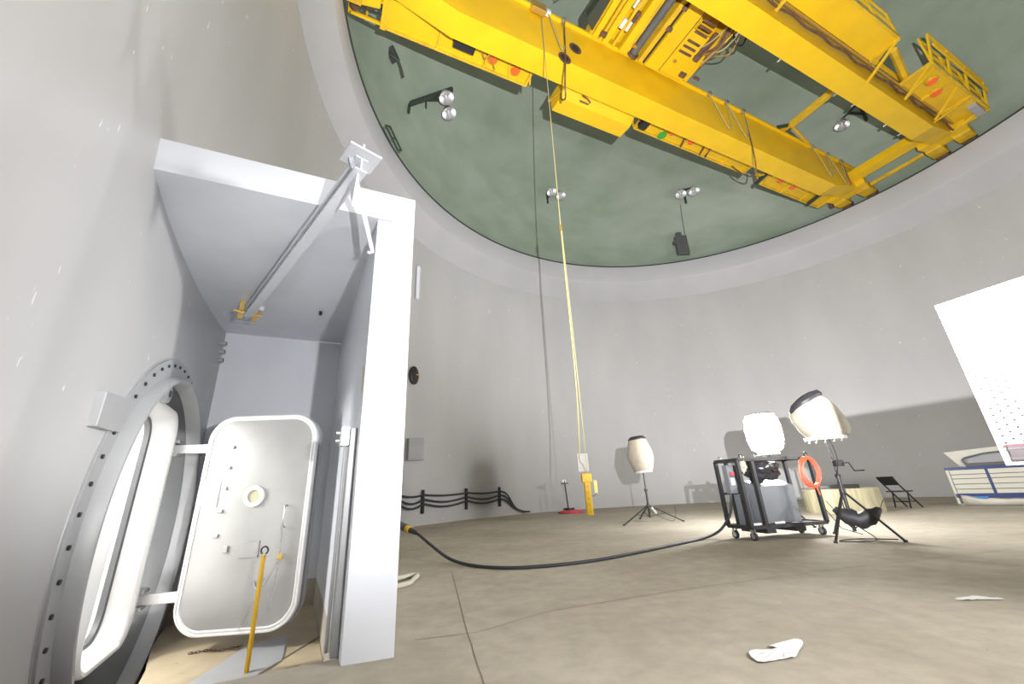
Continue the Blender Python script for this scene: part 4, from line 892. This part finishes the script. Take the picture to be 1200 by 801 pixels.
# coil of orange extension cord hung on the cart corner
g = G(); cc = cp_(CL - 0.16, -0.09, 1.02); pts = []
for k in range(9 * 22):
    a = 2 * PI * k / 22; j = k // 22; rr_ = 1 - 0.035 * (j % 5) + 0.03 * math.sin(a * 2 + j); 
    pts.append(cc + (CU * 0.95 - CV * 0.3).normalized() * 0.145 * rr_ * math.cos(a) * (1 + 0.0 * j) + Vector((0, 0, 0.255 * rr_ * math.sin(a))) - CV * (0.011 * (j - 4) + 0.008 * math.sin(a * 3 + j)))
g.tube(pts, 0.011, 6); cr_ = g.build('extension_cord', 'orange', smooth=True); tag(cr_, 'coiled orange extension cord hanging on the right corner of the cart', 'cord')
g = G(); c = cc + Vector((0, 0, -0.26)) - CV * 0.05; g.tube([c, c + Vector((0.02, 0, -0.12))], 0.012, 8); g.build('loose_end', 'orange', cr_)
g = G(); g.tube([cp_(CL, 0.05, 0.62), cp_(CL + 0.05, 0.0, 0.4), cp_(CL + 0.15, -0.1, 0.1), cp_(CL + 0.32, -0.3, 0.012)], 0.007, 6); tag(g.build('thin_cord', 'black'), 'thin dark cord trailing from the cart to the tilted lamp stand', 'cord')

# thick power cable across the floor from the post to the cart
pc_ = thing('power_cable', 'thick dark power cable sagging across the concrete floor to the cart', 'cable', (-0.14, 5.84, 0))
g = G()
pts = bez([(-1.95, 7.55, 0.42), (-1.70, 7.35, 0.33), (-1.45, 7.10, 0.20), (-1.05, 6.55, 0.06), (-0.65, 6.12, 0.022), (-0.14, 5.84, 0.02), (0.45, 5.90, 0.02), (1.05, 6.15, 0.02), (1.75, 6.65, 0.02), (2.5, 7.25, 0.02), (3.15, 7.75, 0.03), (3.50, 7.88, 0.12), (3.66, 7.74, 0.36), (3.72, 7.69, 0.60), (3.74, 7.69, 0.715)], 8)
g.tube(pts, 0.022, 10); g.build('cable', 'rubber', pc_, smooth=True)
g = G(); g.tube([(-2.25, 7.75, 0.50), (-2.12, 7.68, 0.475), (-1.95, 7.55, 0.42)], 0.062, 14); g.build('connector', 'darkpaint_and_shade', pc_, smooth=True)
g = G(); g.cyl((-1.95, 7.55, 0.42), (-1.88, 7.49, 0.395), 0.055, n=14); g.build('yellow_collar', 'yellow', pc_)
g = G(); g.cyl((-1.88, 7.49, 0.395), (-1.76, 7.40, 0.355), 0.045, 0.03, n=14); g.build('strain_relief', 'rubber', pc_)
g = G(); g.tube(bez([(-1.60, 5.30, 0.03), (-1.32, 5.62, 0.03), (-1.28, 5.30, 0.03), (-1.30, 5.10, 0.03), (-1.55, 4.80, 0.03)], 8), 0.028, 10); tag(g.build('beige_hose', 'beige', smooth=True), 'beige hose loop poking out on the floor behind the enclosure post', 'hose')
g = G(); g.tube(bez([(-1.80, 5.22, 0.02), (-1.52, 5.30, 0.02), (-1.46, 5.20, 0.02), (-1.75, 5.08, 0.02)], 8), 0.014, 8); tag(g.build('yellow_hose', 'rope', smooth=True), 'thin yellowish cord loop on the floor inside the beige hose loop', 'cord')

# ------------------------------------------------------------------ things along the far wall
rk = thing('wall_cable_run', 'three black cables sagging between low posts along the left far wall', 'cable run', tuple(wp(146, 0, 11.3)))
posts = [(157.6, 0.50), (151.8, 0.50), (140.8, 0.50), (132.2, 0.50)]
RC = R_WALL - 0.10
for i, (az, z) in enumerate(posts):
    g = G(); c = wp(az, 0, RC + 0.04); g.beam(wp(az, 0.36, RC + 0.04), wp(az, 1.10, RC + 0.04), 0.10, 0.06, wp(az, 0, 1) - Vector((CX, CY, 0))); g.build('post', 'black', rk)
for k, (z, sg) in enumerate(((0.94, 0.05), (0.80, 0.12), (0.66, 0.13))):
    pts = []
    azl = [162, 157.6, 151.8, 140.8, 132.2]
    for j in range(len(azl) - 1):
        for q in range(8):
            t_ = q / 8; pts.append(wp(azl[j] + (azl[j + 1] - azl[j]) * t_, z - sg * math.sin(PI * t_), RC - 0.02))
    pts += bez([wp(132.2, z, RC - 0.02), wp(130.5, z - 0.12 + 0.0 * k, RC - 0.02), wp(128.6, 0.32 - 0.03 * k, RC - 0.02), wp(126.8, 0.12, RC - 0.05 - 0.03 * k), wp(125.4, 0.09, RC - 0.12 - 0.04 * k)], 6)
    g = G(); g.tube(pts, 0.032, 8); g.build('cable', 'rubber', rk, smooth=True)
g = G(); g.lathe([(0.01, 0), (0.30, 0), (0.33, 0.04), (0.33, 0.10), (0.26, 0.13), (0.01, 0.13)], wp(155.3, 4.92, R_WALL - 0.01), Vector((CX, CY, 0)) - wp(155.3, 0), n=24, sx=0.7); wb = g.build('wall_gong', 'black', smooth=True)
tag(wb, 'round black fixture high on the far wall behind the enclosure post', 'wall fixture')
g = G(); c = wp(154.9, 4.95, R_WALL - 0.15); g.beam(c - Vector((0.10, 0, -0.04)), c + Vector((0.10, 0, -0.04)), 0.05, 0.03); g.build('yellow_mark', 'yellow', wb)
g = G(); c = wp(155.9, 2.36, R_WALL - 0.45); g.prism([c + Vector((-0.3, 0, -0.36)), c + Vector((0.20, 0.10, -0.36)), c + Vector((0.20, 0.10, 0.36)), c + Vector((-0.3, 0, 0.36))], (0, 0, 0), (-0.10, 0.18, 0)); tag(g.build('breaker_box', 'greypaint', bevel=0.02), 'grey breaker box on the far wall beside the enclosure post', 'electrical box')
g = G(); c = wp(155.2, 8.6, R_WALL - 0.10); g.beam(c - Vector((0, 0, 0.7)), c + Vector((0, 0, 0.7)), 0.2, 0.12); tag(g.build('wall_bracket', 'paint', bevel=0.01), 'narrow pale plate on the wall beside the top of the enclosure post', 'bracket')
g = G(); c = wp(109.7, 2.02, R_WALL - 0.03); tx = Vector((0.94, 0.34, 0)); g.prism([c - tx * 0.28 + Vector((0, 0, -0.40)), c + tx * 0.28 + Vector((0, 0, -0.40)), c + tx * 0.28 + Vector((0, 0, 0.42)), c - tx * 0.28 + Vector((0, 0, 0.42))], (0, 0, 0), (0.01, -0.03, 0)); tag(g.build('wall_notice', 'paper'), 'blank white sheet on the far wall behind the pendant rope', 'paper')
rs = thing('red_base_stand', 'thin dark rod standing on a round red base by the far wall', 'stand', (2.02, 17.4, 0))
g = G(); g.lathe([(0.01, 0), (0.50, 0), (0.52, 0.05), (0.40, 0.10), (0.12, 0.14), (0.01, 0.15)], (2.02, 17.4, 0), n=28); g.build('base', 'red', rs, smooth=True)
g = G(); g.cyl((1.95, 17.4, 0.14), (1.95, 17.4, 0.19), 0.22, n=20); g.build('base_top', 'black', rs)
g = G(); g.cyl((1.93, 17.4, 0.14), (1.86, 17.4, 1.22), 0.028, n=10); g.build('rod', 'black', rs)
g = G(); g.beam((1.72, 17.4, 1.12), (2.0, 17.4, 1.12), 0.05, 0.05); g.build('cross_piece', 'black', rs)
g = G(); g.box((1.78, 17.38, 1.12), (1.92, 17.42, 1.26)); g.build('head', 'white', rs)

# round low concrete block with odds and ends on top
tc_ = Vector((8.80, 11.98, 0)); TR = 0.86
g = G(); g.lathe([(0.01, 0), (TR, 0), (TR + 0.01, 0.05), (TR, 0.57), (TR - 0.03, 0.60), (0.01, 0.60)], tc_, n=64); pl_ = g.build('round_plinth', 'wood', smooth=True); tag(pl_, 'low round tan concrete plinth standing behind the cart', 'plinth')
g = G(); p = tc_ + Vector((-0.55, -0.05, 0.60)); g.beam(p, p + Vector((0.75, -0.45, 0)), 0.16, 0.10, (0, 0, 1))
for v in g.v: v.z += 0.05
tl_ = g.build('black_tool_bar', 'black', bevel=0.01); tag(tl_, 'flat black bar with red end lying on the round plinth', 'tool')
g = G(); q = p + Vector((-0.12, 0.07, 0.05)); g.beam(q, q + Vector((0.13, -0.075, 0)), 0.14, 0.09); g.build('red_end', 'red', tl_)
# folding chair
fcx = thing('folding_chair', 'black metal folding chair beside the round tan plinth', 'chair', (10.42, 12.35, 0))
X = Vector((0.98, 0.2, 0)); Y = Vector((-0.2, 0.98, 0)); O_ = Vector((10.75, 12.35, 0))
def fp(x, y, z): return O_ + X * x + Y * y + Vector((0, 0, z))
# seen from the side and behind: back at the left, seat to the right
for y in (-0.20, 0.20):
    g = G(); g.beam(fp(-0.36, y, 0.80), fp(0.36, y, 0.0), 0.028, 0.028); g.build('leg', 'black', fcx)
    g = G(); g.beam(fp(0.02, y, 0.46), fp(-0.06, y, 0.0), 0.026, 0.026); g.build('leg', 'black', fcx)
g = G(); g.prism([fp(-0.22, -0.2, 0.42), fp(0.22, -0.2, 0.42), fp(0.22, 0.2, 0.42), fp(-0.22, 0.2, 0.42)], (0, 0, 0), (0, 0, 0.03)); g.build('seat', 'black', fcx, bevel=0.006)
g = G(); g.prism([fp(-0.37, -0.23, 0.83), fp(-0.37, 0.23, 0.83), fp(-0.20, 0.21, 0.60), fp(-0.20, -0.21, 0.60)], (0, 0, 0), (0.01, -0.012, 0.015)); g.build('backrest', 'black', fcx, bevel=0.008)
g = G(); g.beam(fp(-0.06, -0.2, 0.16), fp(-0.06, 0.2, 0.16), 0.02, 0.02); g.beam(fp(0.22, -0.2, 0.16), fp(0.22, 0.2, 0.16), 0.02, 0.02); g.build('stretcher', 'black', fcx)

# blue and cream drawer cabinet along the right
KU = Vector((0.60, -0.80, 0)); KV = Vector((0.80, 0.60, 0)); KB = Vector((12.17, 12.24, 0))
def kp(u, v, z): return KB + KU * u + KV * v + Vector((0, 0, z))
kb = thing('drawer_cabinet', 'long low cream drawer cabinet with blue top and trim at the right', 'cabinet', tuple(kp(1.5, 0.3, 0)))
def kbox(u0, u1, v0, v1, z0, z1, m, name, parent=kb, bev=0.0):
    g = G(); g.prism([kp(u0, v0, 0), kp(u1, v0, 0), kp(u1, v1, 0), kp(u0, v1, 0)], (0, 0, z0), (0, 0, z1)); return g.build(name, m, parent, bevel=bev)
kbox(0, 3.1, 0.02, 0.75, 0.05, 0.93, 'gen', 'body'); kbox(-0.02, 3.12, -0.02, 0.77, 0.93, 1.0, 'cabblue', 'top')
kbox(0.0, 3.1, 0.0, 0.02, 0.20, 0.30, 'cabblue', 'lower_band'); kbox(0.02, 3.08, 0.04, 0.73, 0.0, 0.12, 'cabwhite', 'plinth')
kbox(-0.012, 0.045, 0.0, 0.03, 0.04, 0.93, 'cabwhite', 'corner_post')
zz = [0.30, 0.42, 0.55, 0.69, 0.80, 0.93]
for c0 in (0.06, 0.80, 1.54, 2.28):
    for k in range(5): kbox(c0, c0 + 0.68, -0.002, 0.02, zz[k] + 0.009, zz[k + 1] - 0.009, 'cabwhite', 'drawer', bev=0.003)
    kbox(c0 + 0.685, c0 + 0.735, -0.004, 0.02, 0.30, 0.93, 'cabblue', 'divider')
g = G()
vs = []; nU = 24
for i in range(nU + 1):
    u = 0.10 + 2.9 * i / nU; zt = 0.27 - 0.02 * min(1, i / 5) - 0.09 * (1 - math.exp(-i / 3)) + 0.008 * math.sin(i * 1.7)
    vs += [kp(u, -0.02, zt), kp(u, -0.05 - 0.01 * math.sin(i), zt - 0.05), kp(u, -0.03, 0.012)]
fs = [(3 * i + j, 3 * i + 3 + j, 3 * i + 4 + j, 3 * i + 1 + j) for i in range(nU) for j in range(2)]
g.add(vs, fs); o = g.build('plastic_sheet', mat('cloudy_plastic', (0.66, 0.64, 0.58), 0.3), smooth=True, fix=False); md = o.modifiers.new('thick', 'SOLIDIFY'); md.thickness = 0.004
tag(o, 'cloudy plastic sheet draped along the foot of the drawer cabinet', 'plastic sheet')
g = G(); g.prism([kp(0.30, -0.07, 0.235), kp(0.62, -0.07, 0.235), kp(0.60, -0.07, 0.17), kp(0.42, -0.07, 0.19)], (0, 0, 0), KV * -0.004); tag(g.build('blue_tape', 'bluefilm'), 'scrap of bright blue film on the cabinet foot', 'tape')
# pale hood with dark edge lying on the cabinet
hd = thing('pale_hood', 'pale open sided hood with dark rounded edge standing on the drawer cabinet', 'hood', tuple(kp(0.6, 0.4, 1.0)))
o1 = [kp(0.02, 0.5, 1.42), kp(1.5, 0.5, 1.52), kp(1.5, 0.5, 1.36), kp(0.62, 0.5, 1.30), kp(0.34, 0.5, 1.22), kp(0.36, 0.5, 1.12), kp(0.47, 0.5, 1.0), kp(0.26, 0.5, 1.0)]
g = G(); g.prism(o1, (0, 0, 0), KV * 0.05); g.build('shell', 'cabwhite', hd)
g = G(); g.tube(bez([kp(1.5, 0.48, 1.36), kp(0.9, 0.48, 1.34), kp(0.62, 0.48, 1.29), kp(0.38, 0.48, 1.22), kp(0.36, 0.48, 1.12), kp(0.47, 0.48, 1.02)], 6), 0.022, 8); g.build('edge_trim', 'gen', hd, smooth=True)
g = G(); g.prism([kp(0.47, 0.56, 1.0), kp(1.5, 0.56, 1.0), kp(1.5, 0.56, 1.36), kp(0.40, 0.56, 1.25)], (0, 0, 0), KV * 0.02); g.build('back_sheet', 'greypaint', hd)
g = G(); g.prism([kp(0.40, 0.2, 1.0), kp(1.6, 0.2, 1.0), kp(1.6, 0.45, 1.0), kp(0.40, 0.45, 1.0)], (0, 0, 0), (0, 0, 0.09)); tag(g.build('dark_case', 'darkpaint_and_shade', bevel=0.01), 'flat dark case on the cabinet top in front of the hood', 'case')

# ------------------------------------------------------------------ white perforated board at the right edge
WU = Vector((0.345, -0.938, 0)); WN = Vector((-0.938, -0.345, 0)); WB = Vector((2.40, 2.112, 0))
def wq(u, z, off=0.0): return WB + WU * u + WN * off + Vector((0, 0, z))
wbd = thing('perforated_board', 'large bright white board with rows of small holes at the right edge', 'board', tuple(wq(0.55, 0)))
g = G(); g.prism([wq(0, 0.955), wq(1.1, 0.955), wq(1.1, 1.822), wq(0, 1.822)], (0, 0, 0), -WN * 0.02); g.build('board', 'board', wbd, bevel=0.002)
g = G()
for i in range(4):
    for j in range(22):
        g.cyl(wq(0.035 + 0.032 * i, 1.06 + 0.034 * j + 0.017 * (i % 2), 0.0), wq(0.035 + 0.032 * i, 1.06 + 0.034 * j + 0.017 * (i % 2), 0.0012), 0.006, n=8)
o = g.build('perforations', 'hole', wbd); o['kind'] = 'stuff'
g = G(); g.tube(bez([wq(0.10, 1.72, 0.003), wq(0.125, 1.55, 0.003), wq(0.15, 1.30, 0.003), wq(0.19, 1.18, 0.003)], 6), 0.0015, 6); g.build('cord', 'beige', wbd)
g = G(); g.prism([wq(0.04, 0.975, 0.0), wq(0.50, 0.975, 0.0), wq(0.50, 1.045, 0.0), wq(0.04, 1.045, 0.0)], (0, 0, 0), WN * 0.02); hd2 = g.build('holder', mat('smoky_plastic', (0.10, 0.085, 0.09), 0.25), wbd, bevel=0.002)
g = G(); g.prism([wq(0.035, 1.045, 0.0), wq(0.505, 1.045, 0.0), wq(0.505, 1.052, 0.0), wq(0.035, 1.052, 0.0)], (0, 0, 0), WN * 0.024); g.build('red_edge', 'red', hd2)
for z in (0.985, 1.03): g = G(); g.beam(wq(0.04, z, 0.022), wq(0.5, z, 0.022), 0.004, 0.006); g.build('clear_rail', 'steel', hd2)
for u in (0.62, 0.98):
    g = G(); g.beam(wq(u, 0.03, -0.045), wq(u, 1.78, -0.045), 0.04, 0.04, WU); g.build('upright', 'steel', wbd)
    g = G(); g.beam(wq(u, 0.02, -0.35), wq(u, 0.02, 0.25), 0.05, 0.04); g.build('foot', 'steel', wbd)

# ------------------------------------------------------------------ paper scraps on the floor
def scrap(pts, name, label, z=0.006, seed=1):
    c = sum((Vector(p) for p in pts), Vector()) / len(pts); vs = [c + Vector((0, 0, 0.02))]; fs = []
    Q = bez([(p[0], p[1], 0) for p in pts], 4, closed=True); n = len(Q)
    for ring_k in (0.35, 0.7, 1.0):
        for i, q in enumerate(Q):
            k = ring_k * (1 + (0.10 * noise.noise(q * 14 + Vector((seed, 0, 0))) if ring_k == 1 else 0)); v = c + (q - c) * k; v.z = z + 0.016 * abs(noise.noise(v * 16 + Vector((0, seed, 0)))); vs.append(v)
    fs += [(0, 1 + i, 1 + (i + 1) % n) for i in range(n)]
    for r in range(2): fs += [(1 + r * n + i, 1 + (r + 1) * n + i, 1 + (r + 1) * n + (i + 1) % n, 1 + r * n + (i + 1) % n) for i in range(n)]
    o = G().add(vs, fs).build(name, 'paper', fix=True); md = o.modifiers.new('thick', 'SOLIDIFY'); md.thickness = 0.001
    return tag(o, label, 'paper')
scrap([(1.26, 2.76, 0), (1.30, 2.86, 0), (1.38, 2.865, 0), (1.43, 2.83, 0), (1.50, 2.80, 0), (1.56, 2.86, 0), (1.655, 2.955, 0), (1.60, 2.96, 0), (1.50, 2.92, 0), (1.46, 2.93, 0), (1.66, 3.01, 0), (1.68, 2.96, 0), (1.55, 2.80, 0), (1.47, 2.74, 0), (1.36, 2.715, 0), (1.27, 2.70, 0)], 'torn_paper', 'torn crumpled white paper scrap lying on the foreground floor', seed=2)
scrap([(3.35, 3.68, 0), (3.45, 3.73, 0), (3.60, 3.70, 0), (3.66, 3.62, 0), (3.50, 3.64, 0), (3.38, 3.64, 0)], 'flat_paper', 'thin pale smear of paper on the floor toward the right edge', seed=5, z=0.004)
crack([(-0.78, 3.35, 0), (-0.35, 3.45, 0), (0.2, 3.9, 0), (1.5, 4.4, 0), (3.5, 5.0, 0), (6.0, 5.6, 0)], 0.007)
crack([(-0.9, 5.8, 0), (-0.42, 3.45, 0), (-0.2, 2.45, 0), (0.02, 1.2, 0)], 0.006)
